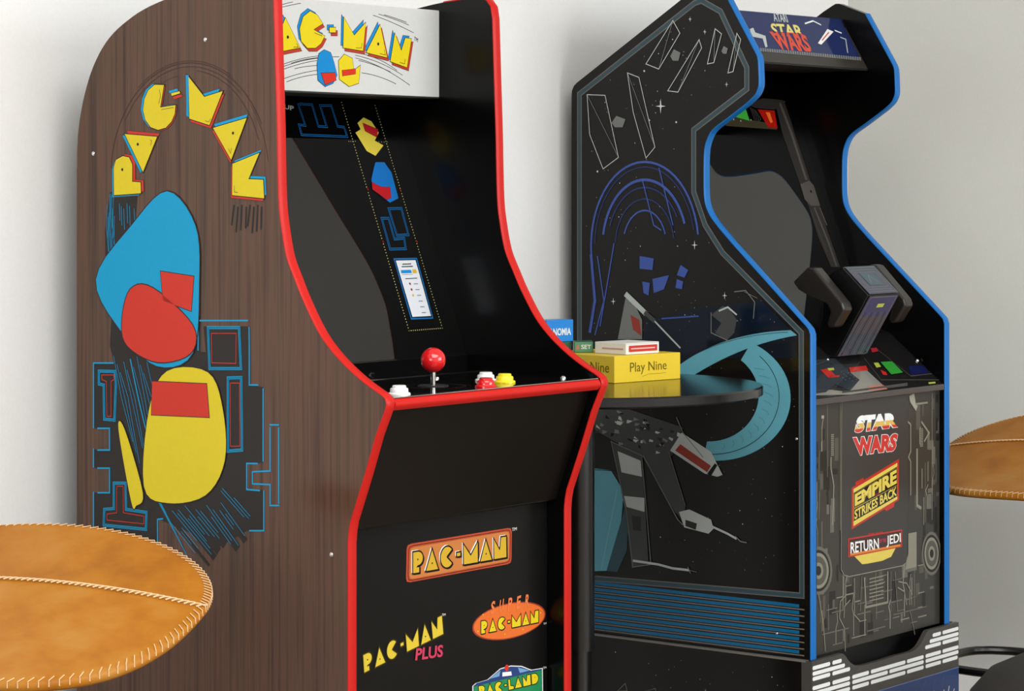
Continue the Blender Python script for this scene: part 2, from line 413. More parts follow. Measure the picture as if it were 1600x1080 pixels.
# side artwork
z1 = lambda P: [(100+x/4, y/4) for x, y in P]
z2 = lambda P: [(100+x/3.6, 250+y/3.6) for x, y in P]
z3 = lambda P: [(100+x/3, 540+y/3) for x, y in P]
art = Art(PA)
field = z3([(140, 82), (235, 82), (215, 0), (222, -120), (640, -140), (640, 30), (665, 30)])+[(318, 510), (388, 510)]+z3([(870, 0), (870, 185), (935, 195), (935, 550), (858, 553), (858, 675), (938, 680), (938, 868), (860, 868), (700, 960), (640, 900), (440, 812), (440, 930), (140, 850), (140, 690), (215, 690), (215, 575), (140, 575), (140, 488), (215, 488), (215, 388), (140, 388)])
art.poly(field, I_dark, 1)
art.poly([(172, 300), (215, 305), (212, 345), (245, 560), (170, 640), (182, 560), (165, 430), (164, 360)], I_dark, 1.2)
def strokes(L, m, w=.0011, lv=3, closed=False):
    for P in L: art.line(P, m, w, lv, closed)
strokes([z3([(870, 0), (870, 185), (912, 185)]), z3([(935, 200), (935, 545)]), z3([(910, 553), (858, 553), (858, 675), (920, 680)]), z3([(938, 680), (938, 868), (870, 868)]),
         z3([(965, 372), (1010, 372)]), z3([(1008, 384), (1008, 742)]), z3([(965, 750), (1012, 750)]), z3([(968, 384), (968, 588), (885, 592), (885, 648), (968, 652), (968, 745)]),
         z3([(235, 82), (140, 82), (140, 388)]), z3([(158, 388), (215, 388), (215, 490), (158, 490)]), z3([(140, 482), (140, 572)]), z3([(158, 575), (215, 575), (215, 690), (158, 690)]),
         z3([(140, 685), (140, 850)]), z3([(440, 925), (440, 815), (466, 812)]), [(312, 501), (388, 501)], [(389.7, 511), (390, 540)], [(310, 508), (310, 548)]], I_cy, .0021)
def dbl(P, closed=True, g=.0):
    art.line(P, I_cy, .0042, 3, closed); art.line(P, I_blk, .0020, 4, closed); art.line(P, I_cy, .0008, 5, closed)
dbl([(325.5, 512), (374, 512), (377, 576), (328, 576)]); art.line([(331, 521), (369.5, 521), (369, 568), (331.5, 567)], I_red, .0010, 3, True)
dbl(z3([(770, 152), (832, 150), (836, 490), (770, 495)])); art.line(z3([(781, 176), (824, 176), (826, 472), (782, 472)]), I_red, .0010, 3, True)
dbl(z3([(165, 120), (240, 122), (245, 180), (238, 350), (190, 345), (188, 185), (165, 180)])); art.line(z3([(178, 138), (236, 138), (236, 160), (222, 168), (222, 332), (203, 332), (200, 168), (180, 160)]), I_red, .0010, 3, True)
dbl(z3([(235, 645), (290, 645), (292, 768), (388, 782), (386, 862), (188, 842), (190, 768), (235, 764)])); art.line(z3([(249, 660), (279, 660), (280, 784), (376, 800), (376, 836), (203, 818), (203, 790), (249, 784)]), I_red, .0010, 3, True)
# motion lines
for i in range(9):
    x = 168+i*1.4; y0 = 300+random.random()*60; y1 = y0+60+random.random()*90
    art.line([(x, y0), (x-1, (y0+y1)/2), (x+2, y1)], I_cy, .0007, 3)
for i, x in enumerate((187, 190, 194, 199, 203, 210)): art.line([(x, 318+i % 3*4), (x+1, 345+(i*7) % 17)], I_cy, .0008, 3)
for i in range(11):
    x = 178+i*5.2; art.line([(x, 556+(i*13) % 30), (x+12, 620), (x+30, 690+(i*17) % 40)], I_cy, .0007+.0012*(i == 5), 3)
for i in range(7): art.line([(232+i*2.1, 748+i*5), (252+i*8, 786+i*16)], I_cy, .0009, 3)
streak = Art(PA)
stk = [(256, 796, 327, 884, .005), (270, 792, 336, 872, .010), (284, 790, 342, 862, .012), (300, 788, 352, 852, .012), (318, 782, 372, 858, .012), (333, 775, 384, 846, .010), (347, 762, 396, 818, .010)]
for x0, y0, x1, y1, w in stk:
    streak.line([(x0, y0), (x1, y1)], I_dark, w, 1.4)
    for k in range(3):
        d = (k-1)*2.6; t0 = random.random()*.4; t1 = .6+random.random()*.4
        streak.line([(x0+(x1-x0)*t0+d*1.6, y0+(y1-y0)*t0-d*.6), (x0+(x1-x0)*t1+d*1.6, y0+(y1-y0)*t1-d*.6)], I_cy, .0007, 4)
streak.build('streak_artwork', sL)
for i, x in enumerate((366, 372, 378, 385, 391, 397, 403, 409)): art.line([(x, 320+i % 2*3), (x-4+(i*5) % 4, 352+(i*11) % 14)], I_dark, .0034, 1)
# arcs over the lettering
def earc(cx, cy, rx, ry, a0, a1, n=24): return [(cx+rx*math.cos(math.radians(a0+(a1-a0)*i/n)), cy-ry*math.sin(math.radians(a0+(a1-a0)*i/n))) for i in range(n+1)]
for rx, ry, a0, a1, w in ((125, 178, 28, 176, .0016), (119, 172, 50, 150, .0012), (113, 166, 20, 85, .0010), (108, 160, 100, 128, .0009), (122, 175, 8, 40, .0009), (128, 181, 60, 130, .0011)):
    art.line(earc(298, 276, rx, ry, a0, a1), I_line, w, 1)
# plain generic shapes in place of the cartoon figures
def shape(P, m, lv, edge=.0034, em=None):
    P = spline([P[-1]]+P+[P[0], P[1]], 5)[5:-6] if len(P) > 4 else P
    art.line(P, em or I_dark, edge, lv-.4, True); art.poly(P, m, lv)
shape([(262, 299), (306, 352), (312, 440), (302, 552), (246, 572), (192, 520), (151, 437), (207, 352)], I_cy, 6)
shape([(205, 452), (240, 450), (302, 508), (299, 552), (248, 566), (200, 540), (192, 500)], I_red, 7.4)
shape([(252, 424), (304, 432), (300, 486), (256, 470)], I_red, 7.4, .0022)
shape([(262, 580), (326, 582), (349, 640), (352, 720), (322, 774), (262, 786), (226, 760), (234, 640)], I_yel, 6, .0030)
shape([(186, 670), (196, 672), (224, 770), (214, 790), (206, 784)], I_yel, 5.6, .0028)
shape([(239, 596), (324, 600), (328, 652), (238, 648)], I_red, 7.4, .0022)
art.build('side_artwork', sL)
# the lettering in an arch
let = Art(PA)
def ltr(P, red=(4, 4.5), blue=(-4, -3), dot=None, e=(.0016, .0024)):
    if blue: Q = [(x+blue[0], y+blue[1]) for x, y in P]; let.poly(Q, I_cy, 2); let.line(Q, I_line, e[0], 1.7, True)
    if red: Q = [(x+red[0], y+red[1]) for x, y in P]; let.poly(Q, I_red, 3); let.line(Q, I_line, e[0], 2.7, True)
    let.line(P, I_blk, e[1], 4, True); let.poly(P, I_yel, 5)
    if dot: let.dot(dot, .0022, I_blk, 6)
ltr([(179, 305), (178.5, 262), (182, 250), (192.5, 244), (202.5, 246), (207.5, 257), (207.5, 284), (220.5, 285), (221, 302)], (4, -3), (-3, 3), (192, 265))
ltr(z1([(383, 838), (585, 855), (497, 1075)]), (3, -5), (-4, 2), z1([(465, 902)])[0])
ltr(z1([(628, 532), (570, 530), (530, 565), (506, 620), (498, 690), (512, 750), (545, 795), (590, 812), (640, 798), (675, 760), (696, 710), (700, 657), (605, 672)]), (1.5, 1.5), (-4, -1))
ltr(z1([(672, 584), (725, 570), (730, 583), (677, 600)]), (3, 5), (-4, -4), e=(.001, .001))
ltr(z1([(782, 480), (880, 606), (995, 570), (912, 782), (787, 742)]), (2, 5), (-5, -4))
ltr(z1([(935, 800), (1145, 738), (1048, 1000)]), (-1.5, 4.5), (1, -6), z1([(1060, 832)])[0])
ltr([(364, 256), (406, 239), (389, 280), (412, 281), (413.5, 310), (363.5, 305)], (-2, 4), (3, -5))
let.line(z1([(775, 470), (775, 720)]), I_cy, .0045, 5.2)
for P in (z1([(540, 875), (552, 880), (545, 910)]), z1([(600, 560), (608, 600), (595, 650)]), z1([(612, 685), (690, 672)]), z1([(885, 755), (910, 762), (920, 740)]), z1([(1032, 930), (1045, 960), (1052, 925)]), [(367, 290), (367, 300), (373, 301)]):
    let.line(P, I_line, .0007, 6)
let.build('side_lettering', sL)

# marquee print
PM = Plane(OA, ROT, (0, .308, 0), (1, 0, 0), (0, 0, 1), (0, -1, 0))
art = Art(PM); let = Art(PM)
zm = lambda P: [(420+x/4, y/4) for x, y in P]
def ltm(P, dot=None):
    Q = [(x-3, y-4) for x, y in P]; let.poly(Q, I_blue, 2); let.line(Q, I_blk, .0012, 1.7, True)
    Q = [(x+3, y+5) for x, y in P]; let.poly(Q, ink('brick', (176, 62, 44)), 3); let.line(Q, I_blk, .0010, 2.7, True)
    let.line(P, I_blk, .0016, 4, True); let.poly(P, I_yel, 5)
    if dot: let.dot(dot, .0024, I_blk, 6)
ltm(zm([(-130, 360), (-110, 130), (-60, 110), (-20, 150), (-20, 220), (-60, 260), (-70, 350)]), zm([(-65, 180)])[0])
ltm(zm([(100, 112), (192, 298), (20, 332)]), zm([(115, 232)])[0])
ltm(zm([(334, 148), (300, 95), (255, 70), (212, 105), (190, 180), (200, 258), (238, 300), (288, 300), (322, 272), (346, 225), (275, 185)]))
ltm(zm([(376, 172), (415, 172), (415, 203), (376, 203)]))
ltm(zm([(466, 108), (530, 222), (602, 142), (585, 318), (462, 298)]))
ltm(zm([(692, 155), (736, 360), (606, 328)]), zm([(680, 275)])[0])
ltm(zm([(785, 208), (825, 318), (850, 238), (888, 243), (860, 422), (757, 384)]))
for P in ([(150, 295), (180, 295), (170, 270)], [(540, 300), (575, 300), (578, 270)], [(690, 335), (725, 345), (718, 310)], [(815, 390), (845, 400), (848, 370)], [(280, 205), (330, 225)]): let.line(zm(P), I_blk, .0007, 6)
let.text('TM', [(646.5, 63), (652.5, 66), (653, 60), (647, 57)], I_blk, 2)
let.build('marquee_lettering', mq)
def q2(P, n=10):
    (x0, y0), (x1, y1), (x2, y2) = P
    return [((1-t)**2*x0+2*t*(1-t)*x1+t*t*x2, (1-t)**2*y0+2*t*(1-t)*y1+t*t*y2) for t in [i/n for i in range(n+1)]]
for P in ([(80, 405), (200, 360), (310, 350)], [(80, 420), (200, 375), (310, 363)], [(80, 437), (200, 392), (300, 378)], [(160, 430), (230, 412), (300, 410)], [(85, 495), (190, 455), (300, 440)], [(110, 512), (200, 475), (300, 465)],
          [(140, 395), (250, 355), (440, 355)], [(540, 345), (700, 380), (835, 470)], [(540, 362), (700, 400), (880, 532)], [(560, 378), (660, 400), (760, 450)], [(580, 455), (690, 470), (795, 525)], [(550, 330), (680, 350), (800, 440)],
          [(650, 95), (760, 130), (905, 205)], [(685, 88), (780, 115), (875, 157)], [(720, 92), (780, 108), (860, 140)], [(70, 48), (130, 32), (200, 20)], [(80, 30), (110, 20), (150, 12)]):
    art.line(zm(q2(P)), I_blk, .0008, 1)
def shp(P, m, lv, e=.0014):
    art.line(P, I_blk, e, lv-.4, True); art.poly(P, m, lv)
shp(zm([(345, 312), (385, 330), (405, 390), (425, 470), (400, 520), (350, 540), (305, 500), (300, 400), (312, 335)]), I_blue, 3); shp(zm([(325, 458), (410, 455), (418, 500), (350, 530)]), I_red, 4.4)
shp(zm([(470, 340), (520, 365), (530, 440), (570, 410), (560, 520), (500, 540), (440, 495), (435, 380)]), I_yel, 3); shp(zm([(455, 440), (540, 430), (540, 462), (458, 475)]), I_red, 4.4, .0008)
art.build('marquee_artwork', mq)

# graphics on the sloping glass
e2 = Vector((0, .3735, 1)).normalized(); PG = Plane(OA, ROT, (0, gv(.9), .9), (1, 0, 0), e2, (0, -1, .3735))
art = Art(PG)
zg = lambda P: [(420+x/4, 250+y/4) for x, y in P]
I_gb = ink('glass_blue', (24, 100, 160)); I_pale = ink('pale_yellow', (214, 206, 130)); I_gblue = ink('print_blue', (22, 104, 178))
def dotted(a, b, n):
    A_, B_ = Vector(art.pl.at(*a)), Vector(art.pl.at(*b))
    for i in range(n+1): art.dot(tuple(A_.lerp(B_, i/n)), .0009, I_pale, 1, 5, px=False)
dotted((533.5, 160), (639, 517), 80); dotted((586, 165), (691, 513), 80); dotted((639, 517), (691, 513), 16)
for P in ([(200, 650), (270, 655), (310, 790), (362, 793), (320, 660), (390, 660), (430, 790), (470, 795), (490, 855), (205, 843), (188, 780), (228, 785), (185, 655)],):
    art.line(zm(P), I_gb, .0034, 1, True); art.line(zm(P), I_blkg if False else M_screen, .0016, 2, True)
for P in ([(748, 305), (828, 303), (872, 468), (800, 472)], [(705, 365), (748, 365), (785, 495), (845, 490), (856, 555), (758, 558)]):
    art.line(zg(P), I_gb, .0040, 1, True); art.line(zg(P), M_screen, .0022, 2, True); art.line(zg(P), I_mid, .0007, 3, True)
art.poly(zg([(778, 615), (925, 612), (1028, 992), (888, 998)]), I_gb, 1); art.poly(zg([(786, 624), (920, 620), (1020, 984), (892, 988)]), M_screen, 2); art.poly(zg([(792, 630), (915, 627), (1012, 976), (896, 982)]), ink('card_white', (196, 200, 206)), 3)
art.line(zg([(832, 653), (887, 651)]), I_gr3, .0018, 4); art.line(zg([(828, 669), (898, 666)]), I_gr3, .0018, 4)
art.poly(zg([(822, 690), (886, 688), (892, 708), (826, 710)]), I_blue, 4); art.poly(zg([(893, 686), (918, 685), (923, 708), (899, 710)]), I_gold, 4)
art.line(zg([(832, 718), (898, 716)]), I_gr3, .0006, 4); art.line(zg([(851, 744), (925, 740)]), I_gr3, .0014, 4)
for i, (m, tx) in enumerate(((I_rust, '10'), (I_rust, '100'), (I_gold, '50'), (None, '1 100'), (None, '1 300'), (None, '1 500'))):
    y = 775+i*36; x = 880+i*10
    if m: art.dot(zg([(x, y)])[0], .0022, m, 4)
    art.line(zg([(x+24, y+1), (x+50, y)]), I_gr2, .0014, 4)
for q in ((545, 221), (548, 221), (551, 221), (555, 221), (592, 222), (596, 222), (600, 222), (605, 222)): art.dot(q, .0007, I_pale, 1, 5)
for q in ((574, 296), (625, 297), (598, 378), (651, 378)): art.dot(q, .0022, ink('dim_red', (110, 20, 24)), 3)
shp2 = lambda P, m, lv: (art.line(P, I_blk, .0010, lv-.4, True), art.poly(P, m, lv))
shp2(zm([(590, 735), (640, 760), (685, 830), (660, 880), (715, 910), (665, 975), (610, 945), (540, 830), (572, 810), (553, 770)]), ink('warm_yellow', (206, 188, 66)), 3); shp2(zm([(585, 770), (680, 810), (672, 858), (600, 820)]), ink('deep_red', (168, 28, 36)), 4.4)
shp2(zg([(665, 15), (720, 15), (765, 80), (808, 240), (755, 268), (645, 185), (640, 120), (655, 50)]), I_gblue, 3); shp2(zg([(642, 140), (700, 170), (755, 172), (762, 235), (735, 250), (645, 185)]), ink('deep_red2', (170, 26, 34)), 4.4)
art.text('UP', [(444, 170), (459, 173.5), (459, 166), (444, 163)], ink('dim_white', (150, 150, 150)), 1, .02)
art.build('screen_graphics', glassA)

# logos on the kick plate
PK = Plane(OA, ROT, (0, .099, 0), (1, 0, 0), (0, 0, 1), (0, -1, 0))
art = Art(PK)
zk = lambda P: [(540+x/3.274, 750+y/3.274) for x, y in P]
def rrect(q, r=.12):
    (ax, ay), (bx, by), (cx, cy), (dx, dy) = q; out = []
    Q = [Vector(p) for p in q]
    for i in range(4):
        p, a, b = Q[i], Q[i-1], Q[(i+1) % 4]; rr = r*min((a-p).length, (b-p).length)
        s = p+(a-p).normalized()*rr; e = p+(b-p).normalized()*rr
        out += [tuple(s), tuple((s+e)/2*.45+p*.55), tuple(e)]
    return out
art.poly(zk(rrect([(308, 528), (848, 428), (850, 243), (312, 330)])), ink('logo_red', (178, 74, 48)), 1)
art.line(zk(rrect([(318, 518), (840, 420), (842, 254), (322, 340)])), I_blk, .0008, 2, True)
art.poly(zk(rrect([(324, 510), (834, 414), (836, 262), (328, 348)])), ink('logo_orange', (196, 122, 66)), 3)
word(art, 'PAC-MAN', zk([(340, 482), (822, 398), (820, 286), (340, 368)]), I_gold, 4, I_blk, I_blk, (.012, -.06), I_blk, I_wht)
art.text('TM', zk([(850, 262), (874, 258), (874, 242), (850, 246)]), I_wht, 2)
word(art, 'PAC-MAN', zk([(92, 990), (500, 790), (492, 690), (86, 895)]), ink('logo_yellow', (216, 190, 60)), 2, ink('olive', (66, 60, 20)), None, (0, 0), I_blk)
art.text('PLUS', zk([(352, 925), (494, 905), (496, 842), (358, 862)]), I_pink, 6, .03); art.text('TM', zk([(492, 697), (510, 695), (510, 683), (492, 685)]), I_wht, 2)
ov = [(835+188*math.cos(t)*1.0, 722+92*math.sin(t)-math.cos(t)*36) for t in [2*PI*i/40 for i in range(40)]]
art.poly(zk(ov), I_rust, 1); art.poly(zk([(835+(x-835)*.965, 722+(y-722)*.94) for x, y in ov]), ink('logo_bright_orange', (222, 110, 48)), 2)
word(art, 'PAC-MAN', zk([(690, 790), (985, 730), (985, 665), (690, 722)]), I_yel, 3, I_blk, I_blk, (.01, -.06), I_blk)
for i, ch in enumerate('SUPER'):
    x = 738+i*44; y = 690-i*9
    art.text(ch, zk([(x, y), (x+20, y-8), (x+26, y-74), (x+6, y-66)]), ink('super_orange', (226, 120, 70)), 4, .03)
for q in ((675, 775), (812, 790), (905, 765), (995, 680), (700, 690)): art.dot(zk([q])[0], .0012, I_yel, 4)
art.text('TM', zk([(1010, 741), (1026, 738), (1026, 729), (1010, 732)]), I_wht, 2)
sg = [(648, 1130), (648, 1055), (665, 1040), (725, 1022), (790, 965), (845, 950), (900, 952), (950, 972), (1008, 962), (1010, 1110)]
art.poly(zk(sg), I_wht, 1); art.poly(zk([(829+(x-829)*.975, 1040+(y-1040)*.95) for x, y in sg]), I_nvy, 2)
art.poly(zk([(655, 1130), (655, 1058), (1003, 972), (1003, 1105)]), I_grn, 3)
word(art, 'PAC-LAND', zk([(680, 1112), (985, 1040), (982, 985), (676, 1055)]), I_yel, 4, I_blk, None, (0, 0), I_blk)
for P in ([(735, 1018), (790, 975), (785, 1005)], [(880, 960), (940, 975), (890, 988)]): art.poly(zk(P), ink('sky', (110, 160, 200)), 2.5)
art.dot(zk([(822, 962)])[0], .0050, I_red, 4); art.poly(zk([(800, 985), (845, 980), (848, 1000), (800, 1006)]), I_wht, 3.5)
art.text('TM', zk([(1010, 968), (1026, 965), (1026, 954), (1010, 957)]), I_wht, 2)
art.build('kick_plate_logos', kick)

# joystick, buttons, bolts, deck print
def local_up(bm, prof, u, v, z): return lathe(bm, prof, 28, (u, v, z))
js = empty('joystick', (.222, .103, .8455)); js.parent = A
bm = bmesh.new(); lathe(bm, [(0, .0012), (.021, .0012), (.0225, 0)]); link('dust_washer', bm, M_blkm, js, smooth=True)
bm = bmesh.new(); lathe(bm, [(0, 0), (.0034, 0), (.0034, .024), (0, .024)], 20); link('shaft', bm, M_chrome, js, smooth=True)
bm = bmesh.new(); lathe(bm, [(.0178*math.sin(PI*i/24), .0365-.0178*math.cos(PI*i/24)) for i in range(25)], 40); link('ball_top', bm, M_redp, js, smooth=True, angle=80)
def button(u, v, m, name='button', r=.0122, cap=None):
    bm = bmesh.new(); lathe(bm, [(0, -.001), (r*1.28, -.001), (r*1.28, .0018), (r*1.2, .0030), (r*1.03, .0034), (r*1.02, .0078), (r*.95, .0092), (r*.8, .0098), (0, .0098)], 32, (u, v, .8455))
    b = link(name, bm, m, A, smooth=True)
    bm = bmesh.new(); lathe(bm, [(r*.78, .0095), (r*.78, .0120), (r*.70, .0130), (0, .0130)], 28, (u, v, .8455)); link('button_plunger', bm, cap or m, b, smooth=True)
button(.066, .034, M_white); button(.250, .030, M_redp); button(.3420, .103, M_white); button(.334, .062, M_yel)
def bolt(u, v, z, m=M_chrome, r=.0042):
    bm = bmesh.new(); lathe(bm, [(r*1.1, 0), (r, .0022), (r*.6, .0036), (0, .0040)], 16, (u, v, z)); link('bolt', bm, m, A, smooth=True)
bolt(.452, .045, .8455); bolt(.15, .19, .8455, M_blkm, .006); bolt(.335, .190, .8455)
PD = Plane(OA, ROT, (0, .004, .8456), (1, 0, 0), (0, 1, 0), (0, 0, 1))
art = Art(PD); I_dr = ink('deck_rust', (84, 38, 30)); I_dw = ink('deck_line', (96, 92, 88))
for r_, m in ((.040, I_dr), (.044, I_dw), (.052, I_dr)):
    art.line([(.216+r_*math.cos(t), .092+r_*math.sin(t)) for t in [2*PI*i/30 for i in range(31)]], m, .0012, 1, px=False)
for k in range(3): art.line([(.27+k*.01, .04+k*.02), (.33, .05+k*.03), (.45, .055+k*.03)], I_dw if k % 2 else I_dr, .0009, 1, px=False)
art.line([(.03, .012), (.47, .012)], I_dw, .0008, 1, px=False)
art.build('deck_graphics', deckA)

# ------------------------------------------------------------------ dark cabinet with blue edging
WB, TB = .499, .018
B = empty('arcade_cabinet', OB, ROT, label='black arcade cabinet with blue edging, starry side art and flight yoke, standing on a riser', cat='arcade machine')
ZB = .309
curveB = [(.1705, 1.4615), (.1105, 1.3620)]+spline([(.1105, 1.3620), (.1073, 1.352), (.1060, 1.330), (.1055, 1.310), (.1085, 1.2990), (.1150, 1.2890), (.1306, 1.2765)], 3)+spline([(.1306, 1.2765), (.1722, 1.2499), (.2020, 1.2310), (.2150, 1.2120), (.2205, 1.1900), (.2215, 1.150), (.2205, 1.1109), (.2145, 1.0892), (.1990, 1.0668), (.1634, 1.031)], 4)+[(.0090, .8875), (.0035, .8815), (.0004, .8725), (.0002, ZB)]
topB = [(.2365, 1.4835), (.2450, 1.4795), (.2637, 1.4694), (.5020, 1.3225), (.5095, 1.3165), (.5140, 1.3078), (.5150, 1.2980), (.5150, ZB)]
profB = curveB+topB[::-1]+[(.229, 1.4835)]
sLB = side('side_panel', profB, 0, TB, [M_blk, M_sideB], B, -1); sRB = side('side_panel', profB, WB-TB, WB, [M_blk, M_sideB], B, 1)
trim('edge_trim', curveB, -.0003, TB+.0003, M_blue, sLB); trim('edge_trim', curveB, WB-TB-.0003, WB+.0003, M_blue, sRB)
ui, uo = TB, WB-TB
bm = bmesh.new(); prism(bm, [(.255, 1.452), (.262, 1.452), (.508, 1.301), (.508, ZB), (.498, ZB), (.498, 1.292), (.255, 1.440)], ui, uo); link('back_panel', bm, M_blk, B)
# marquee: a slanted box between the side panels
mdir = Vector((.1705-.1105, 1.4615-1.3620)).normalized(); mn = Vector((-mdir.y, mdir.x))   # outward
m0 = Vector((.1105, 1.3620))-mn*.050; m1 = Vector((.1705, 1.4615))-mn*.050
m0 = m0+mdir*.004; m1 = m1+mdir*.000
pmb_ = Plane(OB, ROT, (0, m0.x, m0.y), (1, 0, 0), (0, mdir.x, mdir.y), (0, mn.x, mn.y)); bl = pmb_.at(1313, 105)[1]
hB = [tuple(m0+mdir*bl), tuple(m1), tuple(m1+Vector((.030, .012))), (.30, 1.418), (.22, (m0+mdir*bl).y)]
bm = bmesh.new(); prism(bm, hB, ui, uo); mqb = link('marquee', bm, mat('marquee_housing', (50, 47, 44), .3, spec=.3), B)
boxo('marquee_underside', (ui, (m0+mdir*bl).x+.001, (m0+mdir*bl).y-.003), (uo, .33, (m0+mdir*bl).y-.0003), mat('deep_black', (5, 5, 5), .6), B, .0003)
e2 = Vector((0, mdir.x, mdir.y)); PMB = Plane(OB, ROT, (0, m0.x, m0.y), (1, 0, 0), e2, (0, mn.x, mn.y))
art = Art(PMB)
art.poly([(1130, 14), (1313, 30), (1344, 91), (1174, 80)], ink('marquee_navy', (34, 46, 92)), 1)
zb = lambda P: [(1100+x/4.706, y/4.706) for x, y in P]
art.text('ATARI', zb([(515, 158), (620, 165), (600, 105), (500, 95)]), I_gr1, 2, .02)
sw = [(0, .42, ink('logo_orange_red', (214, 76, 52))), (.42, 2, ink('logo_cream', (226, 214, 120)))]
art.text('STAR', zb([(500, 262), (745, 280), (705, 185), (485, 172)]), None, 3, .03, bands=[(-1, .35, ink('logo_orange_red', (214, 76, 52))), (.35, 2, ink('logo_cream', (226, 214, 120)))])
art.text('WARS', zb([(550, 368), (795, 385), (745, 258), (475, 232)]), ink('logo_orange_red', (214, 76, 52)), 3.5, .04)
for i in range(44): 
    x = 1187+i*3.6; yb = 80+i*.335*1.0
    art.poly([(x, yb-5), (x+2.6, yb-4.8), (x+3.4, yb+.6), (x+.8, yb+.4)], I_gr2, 3)
for P in ([(335, 215), (360, 205), (375, 240), (450, 265), (465, 345), (450, 350), (430, 285), (350, 270)], ): art.poly(zb(P), I_gr1, 3)
art.poly(zb([(835, 320), (905, 215), (950, 235), (860, 330)]), I_wht, 4); art.line(zb([(740, 175), (800, 155), (860, 185)]), I_wht, .0030, 3); art.line(zb([(960, 225), (1010, 245)]), I_wht, .0030, 3); art.line(zb([(1000, 275), (1040, 290), (1055, 390)]), I_gr1, .0028, 3); art.line(zb([(865, 300), (915, 240)]), I_red, .0022, 5)
art.build('marquee_print', mqb)
# screen
sv = lambda z: .175+(z-.86)*.36
bm = bmesh.new(); prism(bm, [(sv(.872), .872), (sv(1.33), 1.33), (sv(1.33)+.012, 1.33), (sv(.872)+.012, .872)], ui, uo); glassB = link('screen_glass', bm, M_screen, B)
PGB = Plane(OB, ROT, (0, sv(.9), .9), (1, 0, 0), (0, .36, 1), (0, -1, .36))
art = Art(PGB); zs = lambda P: [(1100+x/3.6, 130+y/3.6) for x, y in P]
I_s1 = ink('strut_dark', (44, 42, 40)); I_s2 = ink('strut_mid', (74, 70, 66)); I_s3 = ink('strut_black', (14, 14, 14))
art.poly(zs([(395, 95), (455, 100), (505, 270), (600, 560), (650, 690), (690, 820), (765, 1035), (715, 1035), (640, 860), (590, 700), (530, 540), (440, 280)]), I_s1, 1)
art.line(zs([(425, 110), (490, 280), (575, 545)]), I_s2, .009, 2); art.line(zs([(455, 110), (520, 300)]), I_s3, .004, 3)
art.poly(zs([(540, 570), (590, 548), (615, 575), (652, 690), (600, 690), (565, 655)]), I_s2, 3); art.dot(zs([(600, 610)])[0], .003, I_s3, 4)
art.line(zs([(620, 700), (700, 900), (745, 1030)]), I_s2, .006, 2); art.line(zs([(600, 720), (690, 950)]), I_s2, .0015, 3); art.line(zs([(650, 700), (690, 800)]), I_s2, .004, 2)
art.poly(zs([(120, 240), (150, 190), (400, 230), (410, 262)]), ink('olive_panel', (56, 52, 36)), 1)
art.poly(zs([(170, 190), (215, 130), (235, 150), (255, 212)]), ink('screen_green', (62, 170, 60)), 3)
art.poly(zs([(300, 148), (395, 155), (412, 255), (360, 250)]), ink('cockpit_red', (170, 24, 16)), 3); art.poly(zs([(345, 165), (368, 165), (385, 220), (372, 225)]), ink('cockpit_orange', (240, 110, 40)), 4)
art.poly(zs([(240, 120), (330, 85), (440, 95), (400, 150), (290, 140)]), I_s1, 2)
for i in range(5): art.line(zs([(255+i*8, 135+i*4), (270+i*12, 170+i*8), (285+i*6, 215)]), I_s2, .0010, 3)
for q in ((145, 210), (165, 205), (205, 213), (262, 208)): art.dot(zs([q])[0], .0016, I_gr1, 4)
art.build('screen_graphics', glassB)
# control deck
dk = lambda v: .760+(v-.005)*.82
bm = bmesh.new(); prism(bm, [(.003, .752), (.003, .759), (.006, .761), (.118, dk(.118)), (.190, .876), (.190, .80), (.03, .752)], ui, uo); deckB = link('control_deck', bm, mat('deck_black', (26, 25, 25), .12), B)
boxo('deck_front_bar', (ui, -.0015, .7485), (uo-.004, .006, .7600), mat('dark_grey_bar', (64, 58, 56), .3), deckB)
PDB = Plane(OB, ROT, (0, .005, .7603), (1, 0, 0), (0, 1, .82), (0, -.82, 1))
art = Art(PDB); zd = lambda P: [(1160+x/4.153, 370+y/4.153) for x, y in P]
art.poly(zd([(470, 1030), (470, 980), (700, 1010), (700, 880), (760, 850), (810, 870), (940, 990), (700, 1025)]), ink('deck_grey', (122, 120, 112)), 1)
art.poly(zd([(470, 800), (600, 790), (720, 900), (760, 930), (700, 1000), (600, 960), (540, 1010), (470, 1020)]), ink('deck_slate', (42, 48, 54)), 2)
art.line(zd([(480, 830), (560, 800), (640, 870), (720, 910)]), I_gr3, .0014, 3)
art.poly(zd([(505, 865), (560, 855), (600, 900), (560, 920)]), ink('deck_red', (186, 42, 34)), 3); art.poly(zd([(560, 905), (630, 900), (625, 912), (565, 916)]), ink('deck_red', (186, 42, 34)), 3)
art.poly(zd([(550, 855), (590, 853), (595, 867), (558, 870)]), ink('deck_lime', (168, 186, 70)), 4)
art.poly(zd([(690, 850), (800, 838), (815, 868), (700, 882)]), ink('deck_red', (186, 42, 34)), 3); art.poly(zd([(820, 970), (915, 965), (940, 990), (820, 1000)]), ink('deck_salmon', (196, 110, 90)), 3)
art.poly(zd([(830, 725), (870, 722), (880, 745), (840, 752)]), ink('deck_crimson', (176, 40, 52)), 3)
art.poly(zd([(850, 820), (880, 818), (898, 845), (870, 852)]), ink('deck_lime', (168, 186, 70)), 3)
art.poly(zd([(890, 812), (970, 808), (1045, 885), (965, 898)]), ink('deck_green', (52, 150, 54)), 3); art.line(zd([(890, 812), (970, 808), (1045, 885), (965, 898)]), I_s3, .002, 4, True)
art.poly(zd([(895, 865), (930, 880), (940, 900), (910, 898)]), ink('deck_red', (186, 42, 34)), 3)
art.poly(zd([(1075, 840), (1175, 835), (1210, 885), (1090, 900)]), ink('deck_navy', (22, 28, 76)), 3)
